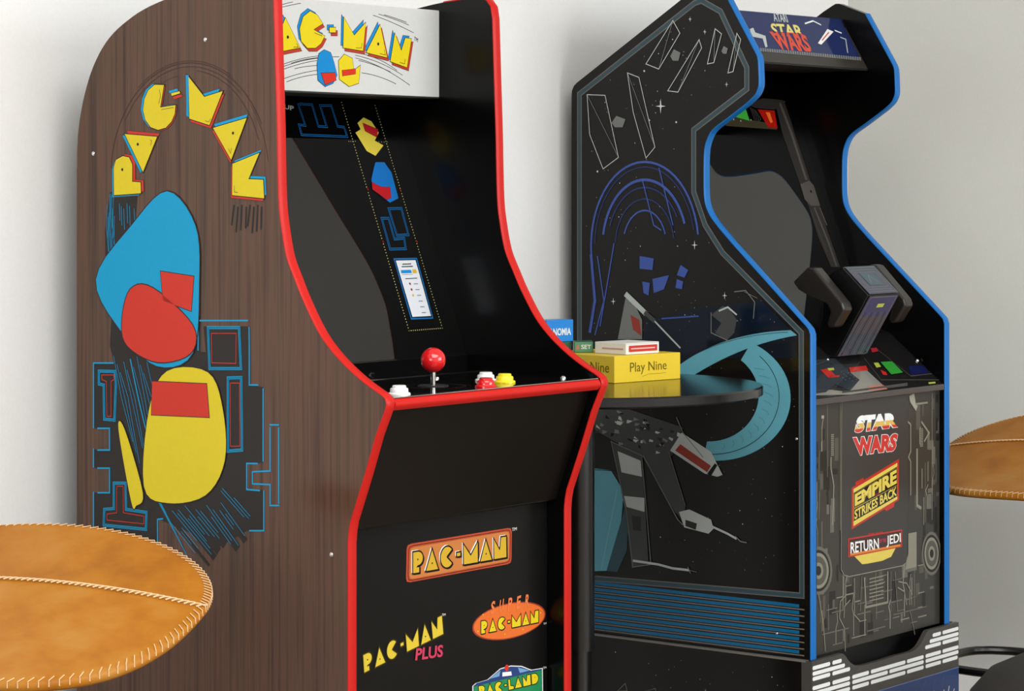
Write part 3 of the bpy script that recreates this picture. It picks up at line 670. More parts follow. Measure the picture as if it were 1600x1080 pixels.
art.line(zd([(790, 790), (900, 930), (1280, 930)]), I_s2, .002, 2); art.line(zd([(860, 720), (1060, 880), (1090, 905), (1230, 890)]), I_s2, .002, 2)
art.poly(zd([(1205, 947), (1250, 943), (1252, 954), (1208, 958)]), ink('deck_lime', (168, 186, 70)), 4)
for i in range(14): art.dot(zd([(640+i*9, 880+(i*37) % 60)])[0], .0012, I_gr2, 4)
art.line(zd([(475, 1000), (700, 985)]), I_gr3, .001, 3)
art.build('deck_graphics', deckB)
def boltB(xy, r=.0045):
    a, b = PDB.at(*xy); p = PDB.loc(a, b, 0); bm = bmesh.new(); bmesh.ops.create_uvsphere(bm, u_segments=14, v_segments=8, radius=r, matrix=Matrix.Translation(p)); link('bolt', bm, M_chrome, deckB, smooth=True)
boltB((1433, 564)); boltB((1293, 562), .003)
# flight yoke
yk = empty('flight_yoke', (.25, .06, .80)); yk.parent = B
def prof_px(pts, u):
    pl = Plane(OB, ROT, (u, 0, 0), (0, 1, 0), (0, 0, 1), (-1, 0, 0)); return [pl.at(*p) for p in pts]
uL = .25-.0545; off = Vector((-.25, -.06, -.80))
yp = prof_px([(1305.7, 557.8), (1357.5, 461.5), (1316.5, 417), (1287, 434), (1284, 500), (1268, 556)], uL)
bm = prism(bmesh.new(), yp, uL, uL+.109); bmesh.ops.translate(bm, verts=bm.verts, vec=off)
yb = link('yoke_housing', bm, mat('yoke_black', (11, 11, 11), .3), yk, bevel=.002)
pv, pz = Vector((0, yp[1][0], yp[1][1])), Vector((0, yp[0][0], yp[0][1])); e2 = (pv-pz).normalized()
def panelart(p0, p1, rows):
    e2 = (p1-p0); L = e2.length; e2.normalize(); nr = Vector((0, -e2.z, e2.y))
    if nr.z < -.2 and False: nr = -nr
    pl = Plane(OB, ROT, (uL, p0.y, p0.z), (1, 0, 0), e2, nr); a = Art(pl); rows(a, L); bmesh.ops.translate(a.bm, verts=a.bm.verts, vec=off); a.build('yoke_decal', yb)
def low(a, L):
    g1 = ink('decal_slate', (70, 74, 84)); g2 = ink('decal_light', (112, 116, 124)); g3 = ink('decal_blue', (66, 74, 110)); w = .109
    a.lv = 1; a.poly([(.002, .002), (w-.002, .002), (w-.002, L-.001), (.002, L-.001)], g1, 8, px=False)
    a.poly([(.004, L*.66), (w-.004, L*.66), (w-.004, L-.003), (.004, L-.003)], g3, 9, px=False)
    for k in range(7): a.line([(.014+k*.013, .004), (.014+k*.013, L*.55), (.020+k*.0115, L*.72)], g2 if k % 2 else I_s1, .0011, 10, px=False)
    a.line([(.008, .003), (.008, L-.004), (w-.008, L-.004), (w-.008, .003)], g2, .0014, 10, px=False)
    a.poly([(.046, L*.80), (.070, L*.80), (.070, L*.86), (.046, L*.86)], ink('decal_lime', (196, 204, 96)), 11, px=False)
    for q in ((.012, .008), (w-.012, .008)): a.dot(q, .0018, I_s3, 11, px=False)
def up(a, L):
    g1 = ink('decal_slate', (70, 74, 84)); g2 = ink('decal_light', (112, 116, 124)); w = .109
    a.poly([(.002, .001), (w-.002, .001), (w-.002, L-.002), (.002, L-.002)], g1, 8, px=False)
    for k in (.006, .012, .018): a.line([(k, k), (w-k, k), (w-k, L-k), (k, L-k)], g2, .0010, 10, True, px=False)
    a.poly([(.030, .022), (w-.030, .022), (w-.030, L-.020), (.030, L-.020)], ink('decal_teal', (64, 84, 92)), 11, px=False); a.line([(.040, .026), (.055, L-.026), (.068, .028)], g2, .0016, 12, px=False)
panelart(Vector((0, *yp[0])), Vector((0, *yp[1])), low); panelart(Vector((0, *yp[1])), Vector((0, *yp[2])), up)
gp = prof_px([(1262, 417), (1272, 419), (1316, 473), (1320, 484), (1304, 511), (1296, 513), (1291, 507), (1297, 487), (1290, 474), (1262, 462), (1246, 452), (1238, 441)], .142)
gb = mat('grip_brown_black', (36, 33, 31), .28)
for s in (0, 1):
    u0 = .142 if s == 0 else .362
    bm = prism(bmesh.new(), gp, u0, u0+.030); bmesh.ops.translate(bm, verts=bm.verts, vec=off)
    g = link('handle_grip', bm, gb, yk, bevel=.006, seg=3)
    c = Vector((0, sum(p[0] for p in gp)/len(gp), sum(p[1] for p in gp)/len(gp)))
    bm = tube(bmesh.new(), [(u0+.028 if s == 0 else .25+.05, c.y, c.z), (.25-.05 if s == 0 else u0+.002, c.y, c.z)], .009, 14); bmesh.ops.translate(bm, verts=bm.verts, vec=off); link('handle_axle', bm, M_blkm, yk, smooth=True)

# front panel with printed machinery
front = boxo('front_panel', (ui, .010, ZB), (uo, .020, .7485), mat('machinery_print_base', (54, 52, 47), .3, spec=.25), B)
PF = Plane(OB, ROT, (0, .010, 0), (1, 0, 0), (0, 0, 1), (0, -1, 0))
art = Art(PF)
G = [ink('mach_a', (128, 126, 112), .3), ink('mach_b', (98, 96, 86), .3), ink('mach_c', (150, 148, 134), .3), ink('mach_d', (34, 33, 30), .3), ink('mach_e', (80, 78, 70), .3)]
PL = lambda a, b: (a, b)
za = lambda P: [(1250+x/3.857, 800+y/3.857) for x, y in P]; zf = lambda P: [(1250+x/4.5, 590+y/4.5) for x, y in P]
for _ in range(120):   # small printed fittings
    x = random.uniform(.022, .470); z = random.uniform(.31, .745)
    if .10 < x < .37 and z > .44: continue
    w = random.uniform(.004, .022); h = random.uniform(.004, .05)
    art.poly([(x, z), (min(x+w, .479), z), (min(x+w, .479), z+h), (x, z+h)] if z+h < .745 else [(x, z-.02), (x+.006, z-.02), (x+.006, z), (x, z)], G[random.choice((1, 3, 4, 4, 3))], 1+random.random()*.5, px=False)
for _ in range(46):
    x = random.uniform(.026, .470); z = random.uniform(.32, .70)
    if .10 < x < .37 and z > .43: continue
    h = random.uniform(.03, .12); z2_ = min(z+h, .745)
    art.line([(x, z), (x, (z+z2_)/2), (x+random.choice((0, 0, .006, -.005)), (z+z2_)/2+.012), (x+random.choice((0, .004)), z2_)], G[random.choice((0, 1, 2, 0))], random.uniform(.0010, .0030), 2, px=False)
for _ in range(30):
    x = random.uniform(.03, .40); z = random.uniform(.32, .43); art.line([(x, z), (x+random.uniform(.015, .05), z)], G[random.choice((0, 1, 1))], random.uniform(.001, .0025), 2.2, px=False)
for (cx, cy), rx, ry in (((1278, 892), 22, 38), ((1455, 865), 15, 34)):
    cc = lambda k: [p for p in [(cx+rx*k*math.cos(t), cy+ry*k*math.sin(t)) for t in [2*PI*i/28 for i in range(28)]] if True]
    for k, m in ((1.0, G[1]), (.86, G[3]), (.74, G[0]), (.60, G[4]), (.34, G[0]), (.2, G[3])):
        q = [(max(x, 1275.5), y) for x, y in cc(k)]; art.poly(q, m, 3+(1-k)*3)
for P, w in (([(755, 310), (775, 330), (775, 520), (760, 560), (775, 590), (775, 830)], .0034), ([(820, 500), (820, 900), (850, 920)], .0060), ([(850, 310), (905, 390), (870, 450)], .0040), ([(855, 640), (855, 780)], .0030), ([(215, 560), (215, 640), (235, 760), (230, 900), (225, 1040)], .0034), ([(280, 170), (280, 1075)], .0016), ([(190, 180), (190, 700)], .0010), ([(925, 110), (925, 1000)], .0016), ([(150, 450), (150, 520)], .0040), ([(135, 800), (130, 1000)], .0012)):
    art.line(zf(P), G[0], w, 4)
for i in range(12): art.poly(zf([(215, 400+i*13), (235, 398+i*13), (235, 405+i*13), (215, 407+i*13)]), G[0], 4); art.poly(zf([(840, 360+i*11), (862, 358+i*11), (862, 364+i*11), (840, 366+i*11)]), G[0], 4)
art.poly(zf([(125, 182), (168, 178), (168, 192), (125, 196)]), G[2], 4); art.poly(zf([(148, 268), (166, 266), (166, 288), (148, 290)]), G[2], 4)
art.poly(zf([(765, 130), (800, 110), (810, 180), (825, 200), (812, 235), (770, 170)]), G[2], 4); art.poly(zf([(810, 180), (895, 170), (895, 182), (812, 195)]), G[0], 4)
# grille and pipes under the logo board
art.line(za([(385, 395), (395, 575), (525, 545), (525, 360)]), G[0], .0040, 5); 
for i in range(7): art.line(za([(415, 405+i*22), (500, 385+i*22)]), G[0], .0022, 5)
for P in ([(325, 400), (325, 620), (360, 660)], [(370, 390), (360, 600)], [(235, 640), (240, 540), (275, 500), (320, 490)], [(262, 640), (265, 570), (300, 530)], [(590, 420), (640, 430), (665, 480), (670, 560)], [(585, 455), (625, 480), (640, 560)], [(545, 360), (545, 600)], [(570, 360), (585, 600)], [(110, 500), (140, 700), (150, 840)], [(130, 740), (290, 700)], [(400, 720), (510, 690)], [(560, 620), (760, 570)], [(235, 640), (265, 700), (270, 840)], [(660, 600), (690, 740)]):
    art.line(za(P), G[0] if len(P) != 2 else G[1], .0022, 5)
art.poly(za([(650, 130), (700, 120), (700, 330), (630, 350), (650, 250)]), G[0], 4); art.line(za([(640, 355), (700, 340)]), G[1], .006, 5)
# dark board that carries the three titles
I_board = ink('board', (58, 56, 54), .25)
bd = [(1314, 612), (1417, 598)]+[(1416.5, 870), (1415, 879), (1409, 884)]+[(1326, 901), (1318, 899), (1313, 890)]
art.poly(bd, I_board, 6); art.line(bd[2:]+[bd[0]], G[0], .0016, 7)
bnd = [(-1, .22, ink('title_red', (206, 62, 58))), (.22, .55, ink('title_yellow', (226, 186, 90))), (.55, 2, ink('title_white', (228, 232, 234)))]
def outl(q, k=.0): return q
art.text('STAR', zf([(372, 395), (685, 352), (672, 245), (400, 268)]), I_wht, 7, .085); art.text('STAR', zf([(375, 391), (682, 349), (670, 250), (403, 272)]), None, 8, .055, bands=bnd)
art.text('WARS', zf([(385, 555), (665, 520), (690, 388), (362, 418)]), I_wht, 7, .085); art.text('WARS', zf([(387, 550), (663, 516), (687, 392), (365, 422)]), ink('title_red', (206, 62, 58)), 8, .055)
art.poly(zf([(358, 1070), (358, 775), (385, 760), (385, 735), (440, 705), (445, 720), (690, 572), (690, 860), (660, 880), (655, 910), (600, 940), (590, 925), (380, 1055)]), ink('banner_red', (190, 52, 44)), 7)
art.poly(zf([(370, 1045), (370, 785), (678, 600), (678, 855)]), ink('banner_yellow', (226, 204, 92)), 8)
for k, (a, b) in enumerate(((.18, .86), (.56, .60))): pass
art.line(zf([(370, 815), (678, 628)]), I_blk, .0014, 9); art.line(zf([(370, 920), (678, 752)]), I_blk, .0014, 9); art.line(zf([(370, 1008), (678, 832)]), I_blk, .0014, 9)
art.poly(zf([(372, 914), (372, 818), (676, 634), (676, 752)]), I_blk, 9.2); art.poly(zf([(372, 1004), (372, 926), (676, 758), (676, 830)]), I_blk, 9.2)
art.text('EMPIRE', zf([(378, 906), (672, 744), (672, 644), (378, 822)]), ink('banner_yellow', (226, 204, 92)), 9.8, .05); art.text('STRIKES BACK', zf([(376, 1000), (673, 828), (673, 764), (376, 932)]), ink('banner_yellow', (226, 204, 92)), 9.8, .03)
art.text('THE', zf([(520, 838), (548, 824), (548, 806), (520, 820)]), I_red, 11)
art.text('STAR WARS', za([(405, 140), (495, 128), (495, 118), (405, 130)]), I_red, 8, .03)
art.poly(za([(318, 262), (575, 212), (545, 270), (490, 295), (400, 312), (370, 315)]), ink('banner_yellow', (226, 204, 92)), 7)
art.poly(za([(285, 275), (285, 160), (610, 105), (610, 210)]), ink('banner_red', (190, 52, 44)), 8); art.poly(za([(292, 266), (292, 168), (604, 114), (604, 204)]), ink('banner_dark', (66, 40, 38)), 9); art.line(za([(296, 258), (600, 200)]), ink('banner_orange', (220, 130, 50)), .004, 9.5)
art.text('RETURN', za([(298, 252), (470, 222), (468, 158), (298, 184)]), I_wht, 10, .02); art.text('OF THE', za([(472, 188), (512, 181), (512, 158), (472, 165)]), I_pink, 10, .02); art.text('JEDI', za([(515, 215), (602, 198), (600, 126), (515, 145)]), I_wht, 10, .02)
art.build('front_panel_artwork', front)

# side print of the dark cabinet
PB = Plane(OB, ROT, (0, 0, 0), (0, 1, 0), (0, 0, 1), (-1, 0, 0))
art = Art(PB)
bpath = [(905.5, 902), (905.5, 147), (1085, 5), (1096, 1), (1126, 18), (1167, 106), (1167, 139), (1084, 203), (1084, 300), (1102, 352), (1129, 395), (1252, 520), (1253, 931)]
inner = [(911, 893), (911, 150), (1086, 11), (1121, 24), (1161, 108), (1160, 136), (1079, 200), (1079, 318), (1096, 352), (1125, 398), (1247, 522), (1248, 922)]
for q in ((1245, 686), (1214, 990), (1212, 178), (1110, 1009), (971, 1009)): screwdot('screw', PB, q, .0026, sLB) if q[1] < 1000 and q[0] < 1250 and q != (1212, 178) else None
def ins(p, P):
    x, y = p; c = False
    for i in range(len(P)):
        (x1, y1), (x2, y2) = P[i], P[i-1]
        if (y1 > y) != (y2 > y) and x < (x2-x1)*(y-y1)/(y2-y1)+x1: c = not c
    return c
art.line(bpath, I_tan, .0105, 1, True); art.line(bpath, I_teald, .0072, 2, True); art.line(bpath, I_gr3, .0012, 3, True)
I_bl = [I_peri, ink('deep_periwinkle', (40, 54, 106))]
# nested plain arches in blue
for k, (rx, ry, a0, a1, w, m) in enumerate(((84, 132, 8, 186, .0040, 0), (78, 124, 12, 178, .0022, 1), (66, 104, 20, 170, .0050, 0), (58, 92, 30, 160, .0030, 1), (46, 74, 10, 175, .0026, 1), (34, 56, 20, 160, .0030, 0))):
    art.line(earc(1008, 385, rx, ry, a0, a1, 26), I_bl[m], w, 4+k*.1)
for P, w in (([(924, 398), (930, 470), (922, 520)], .0060), ([(934, 400), (944, 470), (930, 524)], .0026), ([(1004, 280), (1022, 352), (1034, 360)], .0024), ([(1030, 262), (1052, 352)], .0024), ([(960, 380), (950, 440), (938, 510)], .0026)): art.line(P, I_bl[0], w, 4.5)
for P in ([(1000, 400), (1022, 404), (1020, 422), (1000, 420)], [(1020, 436), (1046, 430), (1038, 452), (1022, 458)], [(1064, 414), (1076, 422), (1070, 434), (1058, 430)], [(1058, 436), (1068, 440), (1066, 452), (1056, 450)], [(1004, 440), (1016, 442), (1014, 462), (1006, 458)]): art.poly(P, I_bl[0], 5)
art.line([(1034, 498), (1092, 494)], I_bl[0], .0024, 5)
# planet with a bright limb and a broad ring
I_tl2 = ink('teal_deep', (64, 132, 152))
art.poly([(1008, 500), (1100, 480), (1192, 470), (1246, 526), (1247, 560), (1120, 560), (1060, 590), (1000, 570)], ink('night_blue', (14, 22, 34)), 3)
lim = q2([(1060, 572), (1128, 520), (1236, 516)], 14); lim2 = q2([(1246, 524), (1150, 540), (1064, 600)], 14)
art.poly(lim+lim2, I_teal, 5); art.line(q2([(1066, 566), (1130, 524), (1232, 519)], 14), I_blk, .0008, 6)
ring_o = earc(1120, 622, 116, 98, 62, -100, 30); ring_i = earc(1108, 618, 78, 72, -92, 50, 26)
art.poly(ring_o+ring_i, I_teal, 5.5); art.line(earc(1114, 620, 104, 90, 45, -98, 30), I_blk, .0012, 6.5)
for i in range(12):
    a = 35-i*10; p0 = earc(1110, 619, 84, 76, a, a, 1)[0]; p1 = earc(1112, 620, 96, 84, a-5, a-5, 1)[0]; art.line([p0, ((p0[0]+p1[0])/2+3, (p0[1]+p1[1])/2), p1], I_tl2, .0007, 6.6)
art.poly([(912, 730), (955, 735), (975, 768), (968, 850), (948, 892), (912, 893)], I_teal, 4); art.poly([(948, 892), (975, 800), (984, 770), (980, 860), (965, 894)], I_teald, 4.2); art.line([(912, 733), (962, 736)], I_blk, .0012, 5); art.line([(940, 890), (965, 765)], ink('teal_pale', (120, 186, 200)), .0030, 5)
# plain grey hardware: rods, a tapered body, slabs
art.poly([(918, 640), (985, 640), (1068, 668), (1050, 712), (1000, 712), (930, 672), (914, 660)], I_gr3, 7)
for _ in range(70):
    x = random.uniform(918, 1062); y = random.uniform(640, 712)
    if ins((x, y), [(918, 640), (985, 640), (1064, 672), (1048, 708), (1000, 708), (930, 672)]):
        art.poly([(x, y), (x+random.uniform(3, 9), y+random.uniform(1, 4)), (x+random.uniform(2, 7), y+random.uniform(4, 9)), (x-1, y+random.uniform(2, 6))], random.choice((I_gr1, I_gr2, I_blk, I_gr1, I_s1)), 8+random.random())
art.poly([(1048, 704), (1066, 676), (1112, 706), (1130, 742), (1122, 745), (1102, 740)], I_gr1, 9.5); art.poly([(1056, 704), (1064, 694), (1112, 728), (1106, 738)], I_rust, 10); art.poly([(1106, 740), (1118, 724), (1122, 727), (1112, 744)], I_s3, 10.2)
art.line([(1058, 652), (1068, 676), (1100, 715)], I_gr2, .0016, 10)
art.poly([(956, 690), (1004, 712), (1014, 880), (988, 888), (978, 800)], I_gr3, 7.2); art.line([(956, 690), (980, 800), (990, 886), (1018, 882), (1004, 712)], I_gr2, .0014, 10.4, True)
art.poly([(966, 705), (1002, 720), (1004, 745), (972, 738)], I_gr1, 9); art.poly([(976, 775), (1008, 778), (1008, 800), (980, 792)], I_gr1, 9); art.poly([(988, 805), (1002, 808), (1002, 830), (990, 828)], I_s1, 9)
art.line([(990, 876), (1030, 882), (1052, 888), (1078, 891)], I_gr1, .0042, 10.6); art.line([(1076, 886), (1080, 896)], I_gr2, .0020, 10.6); art.line([(1078, 891), (1090, 894)], I_gr2, .0012, 10.6)
art.poly([(1004, 712), (1046, 705), (1072, 790), (1068, 812), (1055, 800)], I_gr3, 7.1); art.line([(1006, 712), (1060, 812), (1070, 822)], I_gr2, .0018, 10.4); art.line([(1046, 706), (1072, 790)], I_gr2, .0010, 10.4)
art.poly([(1062, 800), (1078, 796), (1112, 812), (1116, 826), (1108, 834), (1070, 824)], I_gr1, 9); art.poly([(1072, 812), (1090, 818), (1088, 828), (1072, 822)], I_s1, 9.4); art.line([(1112, 822), (1138, 834), (1152, 842)], I_gr1, .0040, 10.6); art.line([(1150, 838), (1158, 846), (1168, 848)], I_gr2, .0020, 10.6)
art.poly([(966, 530), (978, 466), (990, 470), (1004, 500), (1004, 530)], I_gr2, 7); art.poly([(986, 492), (1000, 500), (1003, 525), (990, 515)], I_rust, 8); art.line([(978, 459), (1010, 490)], I_gr1, .0100, 9); art.line([(1008, 488), (1024, 502)], I_gr3, .0085, 9.4); art.line([(1022, 500), (1064, 544)], I_gr1, .0030, 9)
art.poly([(1112, 492), (1130, 478), (1140, 482), (1152, 500), (1148, 520), (1136, 532), (1118, 520), (1128, 505)], I_gr3, 7); art.line([(1112, 488), (1112, 520), (1142, 534)], I_gr2, .0016, 8); art.line([(1124, 486), (1138, 480), (1152, 492)], I_gr1, .0030, 8); art.line([(1148, 456), (1166, 454), (1180, 472), (1178, 498)], I_gr2, .0016, 8); art.line([(1164, 456), (1184, 466)], I_gr2, .0010, 8)
# thin wire quadrilaterals among the stars
for P in ([(918, 148), (946, 149), (967, 246), (943, 264), (922, 210)], [(981, 114), (999, 121), (1024, 230), (1010, 247), (990, 175)], [(1052, 32), (1063, 52), (1030, 108), (1010, 100)], [(1093, 62), (1097, 75), (1060, 144), (1044, 142)], [(1118, 45), (1128, 53), (1116, 98), (1106, 100)], [(1152, 52), (1158, 62), (1146, 112), (1138, 114)]):
    art.line(P, I_gr1, .0015, 6, True); art.line([P[0], P[2]], I_gr2, .0012, 5.5)
for c, rx, ry in (((967, 190), 11, 9), ((1056, 86), 8, 9), ((1133, 78), 5, 6)):
    art.poly([(c[0]-rx, c[1]+2), (c[0]-rx*.3, c[1]-ry), (c[0]+rx, c[1]-ry*.4), (c[0]+rx*.6, c[1]+ry), (c[0]-rx*.5, c[1]+ry)], I_gr2, 6.4)
# stars
for _ in range(420):
    x = random.uniform(912, 1250); y = random.uniform(8, 900)
    if not ins((x, y), inner): continue
    r_ = random.choice((.0005, .0005, .0007, .0007, .0011)); art.dot((x, y), r_, random.choice((I_star, I_gr2, I_gr2, I_gr1)), 3.6, 5)
def star(x, y, r_):
    art.poly([(x, y-r_*1.5), (x+r_*.15, y-r_*.15), (x+r_, y), (x+r_*.15, y+r_*.15), (x, y+r_*1.5), (x-r_*.15, y+r_*.15), (x-r_, y), (x-r_*.15, y-r_*.15)], I_star, 6.8)
for q in ((1033, 166, 8), (1086, 383, 5), (1133, 462, 4), (959, 471, 4), (1136, 132, 3), (1102, 50, 3), (1079, 30, 3)): star(*q)
for q in ((934, 268), (1046, 299), (1015, 188), (1057, 191), (1007, 111)): art.dot(q, .0018, I_star, 4)
# stripes along the bottom
(a0_, zt), (_, zb_) = PB.at(1180, 936), PB.at(1180, 1017)
vb, vf, vf2 = PB.at(895, 950)[0]-.003, PB.at(1249, 960)[0], PB.at(1257, 960)[0]
for i in range(8):
    s = (zt-zb_)/8; z = zt-i*s
    art.poly([(vb, z-s*.08), (vf, z-s*.08), (vf, z-s*.60), (vb, z-s*.60)], I_stripe, 2, px=False); art.poly([(vb, z-s*.72), (vf2, z-s*.72), (vf2, z-s*.92), (vb, z-s*.92)], I_tan, 2, px=False)
art.build('side_artwork', sLB)

# ------------------------------------------------------------------ riser under the dark cabinet
RS = empty('cabinet_riser', OB+Vector((0, 0, 0)), ROT, label='dark riser with white dashed bars and a cut-out front, under the blue-edged cabinet', cat='riser')
RU0, RU1, RV = -.010, .5176, -.0098
PR = Plane(OB, ROT, (0, RV, 0), (1, 0, 0), (0, 0, 1), (0, -1, 0))
zr = lambda P: [(1240+x/9, 960+y/9) for x, y in P]; zr2 = lambda P: [(1380+x/9, 960+y/9) for x, y in P]
top = [PR.at(*p) for p in zr(spline([(690, 555), (735, 590), (770, 645), (820, 695), (880, 722), (950, 722), (1050, 700)], 3))+zr2(spline([(0, 640), (150, 590), (350, 540), (430, 512), (500, 455), (560, 360), (610, 260), (650, 215), (700, 205)], 3))]
zt_ = .3085; zl = sum(p[1] for p in top[10:24])/14
outline = [(RU0, 0), (RU0, zt_)]+[(a, min(b, zt_)) for a, b in top]+[(RU1, zt_), (RU1, 0)]
outline[2] = (outline[2][0], zt_); outline[-3] = (outline[-3][0], zt_)
bm = prism(bmesh.new(), outline, RV, RV+.0088, ax=1); rf = link('front_board', bm, M_grey, RS)
rs = boxo('side_board', (RU0, RV+.013, 0), (.006, .52, .3085), M_sideB, RS, .0005); boxo('side_board', (WB-.006, RV+.013, 0), (RU1, .52, .3085), M_sideB, RS, .0005)
boxo('corner_strip', (RU0-.0006, RV+.0005, 0), (RU0+.004, RV+.022, .3085), M_grey, rs, .0004)
boxo('top_edge_strip', (RU0-.0008, RV+.013, .3055), (.0005, .52, .3086), mat('grey_edge', (112, 108, 102), .4), rs, .0003)
boxo('shelf_board', (.006, .05, .20), (WB-.006, .52, .3085), M_blkm, RS)
art = Art(PR); I_bar = ink('bar_white', (226, 228, 226), .3)
def uat(x, z):
    lo, hi = RU0, RU1
    for _ in range(30):
        m = (lo+hi)/2; p = PR.loc(m, z); w = PR.R @ p+PR.O
        if 800+FPX*w.x/w.y < x: lo = m
        else: hi = m
    return lo
rows = [.2970, .2872, .2782, .2622, .2530, .2432]
def bars(r, segs):
    z = rows[r]; h = .0034
    for x0, x1 in segs:
        a, b = uat(x0, z), uat(x1, z); k = .0022
        art.poly([(a, z-h+k), (a+k, z-h), (b-k, z-h), (b, z-h+k), (b, z+h-k), (b-k, z+h), (a+k, z+h), (a, z+h-k)], I_bar, 1, px=False)
bars(0, [(1269.5, 1297), (1300.5, 1315), (1457, 1470), (1472.5, 1497.4)]); bars(1, [(1269.5, 1320), (1452.5, 1497.4)]); bars(2, [(1269.5, 1297), (1300.5, 1328), (1445.5, 1470), (1472.5, 1497.4)])
bars(3, [(1269.5, 1297), (1300.5, 1328), (1331.5, 1357.5), (1360.5, 1414.5), (1417, 1443), (1446, 1470), (1472.5, 1497.4)]); bars(4, [(1269.5, 1328), (1331.5, 1387), (1389.5, 1443), (1446, 1497.4)]); bars(5, [(1269.5, 1297), (1300.5, 1328), (1331.5, 1357.5), (1360.5, 1414.5), (1417, 1443), (1446, 1470), (1472.5, 1496)])
art.poly([(RU0, .02), (RU1, .02), (RU1, .224), (RU0, .224)], ink('riser_blue', (52, 72, 118), .3), 1, px=False); art.line([(RU0, .224), (RU1, .224)], ink('riser_pale', (120, 138, 176)), .0014, 2, px=False)
for _ in range(90):
    x = random.uniform(RU0+.01, RU1-.04); z = random.uniform(.08, .215); art.line([(x, z), (x+.012, z+.018)] if z < .2 else [(x, z), (x+.004, z+.006)], ink('riser_streak', (84, 102, 146), .3), .0008, 2, px=False)
for i in range(7): x = uat(1440+i*8, .19); art.line([(x, .176), (x+.007, .186+(i % 3)*.004)], I_bar, .0022, 3, px=False)
art.build('dashed_bar_print', rf)
PRS = Plane(OB, ROT, (RU0-.0001, 0, 0), (0, 1, 0), (0, 0, 1), (-1, 0, 0)); art = Art(PRS)
for _ in range(60): art.dot((random.uniform(.03, .5), random.uniform(.15, .295)), random.choice((.0005, .0007, .0010)), random.choice((I_star, I_gr2)), 1, 5, px=False)
for P in ([(965, 1080), (977, 1068), (980, 1080)], [(1000, 1082), (1024, 1076), (1026, 1084)]): art.line(P, I_gr2, .0012, 1, True)
art.build('side_print', rs)

# ------------------------------------------------------------------ round black table and its boxes
TC = Vector((.112, 4.376, 0)); TZ = .800; TR = .306
T = empty('round_table', TC, 0, label='round black pedestal table between the two arcade cabinets, boxes on top', cat='table')
bm = lathe(bmesh.new(), [(0, TZ-.017), (TR-.003, TZ-.017), (TR, TZ-.0145), (TR, TZ-.0025), (TR-.0025, TZ), (0, TZ)], 96); link('tabletop', bm, M_table, T, smooth=True)
bm = lathe(bmesh.new(), [(0, .03), (.0205, .03), (.0205, .40)], 32); link('post', bm, M_steel, T, smooth=True)
bm = lathe(bmesh.new(), [(.0205, .357), (.0256, .357), (.0256, .775), (.06, .778), (.06, TZ-.017)], 32); link('post_sleeve', bm, M_steel, T, smooth=True)
bm = lathe(bmesh.new(), [(0, 0), (.20, 0), (.20, .006), (.19, .012), (.03, .03), (0, .03)], 64); link('base', bm, M_steel, T, smooth=True)
def pxz(x, y, z):   # point of a level surface seen at a photo pixel
    t = (HC-z)*FPX/(y-HZ); return Vector(((x-800)/FPX*t, t, z))
def gamebox(name, corner, ang, wa, wb, h, m, label, cat='box', lid=True, bev=.0008):
    """box whose near corner stands at corner; wa along its right face, wb along its left face"""
    o = empty(name, corner, ang, label=label, cat=cat)
    bd = boxo('box_body', (0, 0, .0002), (wa, wb, h), m, o, bev)
    R = Plane(corner, ang, (0, 0, 0), (1, 0, 0), (0, 0, 1), (0, -1, 0)); L = Plane(corner, ang, (0, 0, 0), (0, 1, 0), (0, 0, 1), (-1, 0, 0))
    return o, bd, R, L
A1 = math.atan2(.6884, .7254)
M_yb = mat('yellow_card', (224, 192, 40), .35); I_ol = ink('olive_ink', (112, 96, 20), .35)
c0 = pxz(960, 599.4, TZ); o, bd, R, L = gamebox('game_box', c0, A1, .1616, .17, .0453, M_yb, 'large yellow game box with green lettering, bottom of the stack on the black table')
a = Art(R); zy = lambda P: [(840+x/6.154, 480+y/6.154) for x, y in P]
a.text('Play Nine', zy([(888, 655), (1240, 625), (1238, 510), (888, 535)]), I_ol, 2); a.line(zy([(1005, 668), (1060, 645), (1235, 630)]), I_ol, .0005, 2)
a.build('box_lettering', bd)
a = Art(L); wbx = .125
Lq = lambda a0, a1, z0, z1: [(L.loc(a0, z0)), (L.loc(a1, z0))]
def planetext(art, t, a0, a1, z0, z1, m, lv=2, bold=0):
    for P in text_polys(t, bold): art.poly([(a0+(a1-a0)*x, z0+(z1-z0)*y) for x, y in P], m, lv, px=False)
planetext(a, 'Play Nine', .100, .012, .012, .034, I_ol); a.build('box_side_lettering', bd)
z1_ = TZ+.0455
M_card = mat('white_card', (226, 224, 218), .4); M_greenc = mat('green_card', (36, 92, 62), .35); M_bluec = mat('blue_card', (14, 124, 206), .35)
c1 = pxz(978, 554.8, z1_); o, bd, R, L = gamebox('card_game_box', c1, A1+.02, .083, .072, .0195, M_card, 'small white card box with a red label lying on the yellow box')
a = Art(R); a.poly([(.007, .0045), (.078, .0045), (.078, .0150), (.007, .0150)], ink('label_red', (206, 62, 54), .35), 2, px=False); a.line([(.012, .0098), (.072, .0098)], ink('label_pink', (240, 190, 184), .35), .0022, 3, px=False); a.line([(.001, .018), (.082, .018)], ink('label_grey', (190, 188, 182), .35), .0006, 2, px=False); a.build('red_label', bd)
a = Art(L); a.poly([(.006, .008), (.055, .008), (.055, .0105), (.006, .0105)], ink('label_rose', (206, 160, 156), .35), 2, px=False); a.build('side_label', bd)
def yl(x, y, z): return Vector((c0.x+.7254*x-.6884*y, c0.y+.6884*x+.7254*y, z))
o, bd, R, L = gamebox('card_game_box', Vector((.1062, 4.482, z1_)), .02, .0325, .045, .0185, M_greenc, 'small pale green card box with white letters, touching the left end of the white box')
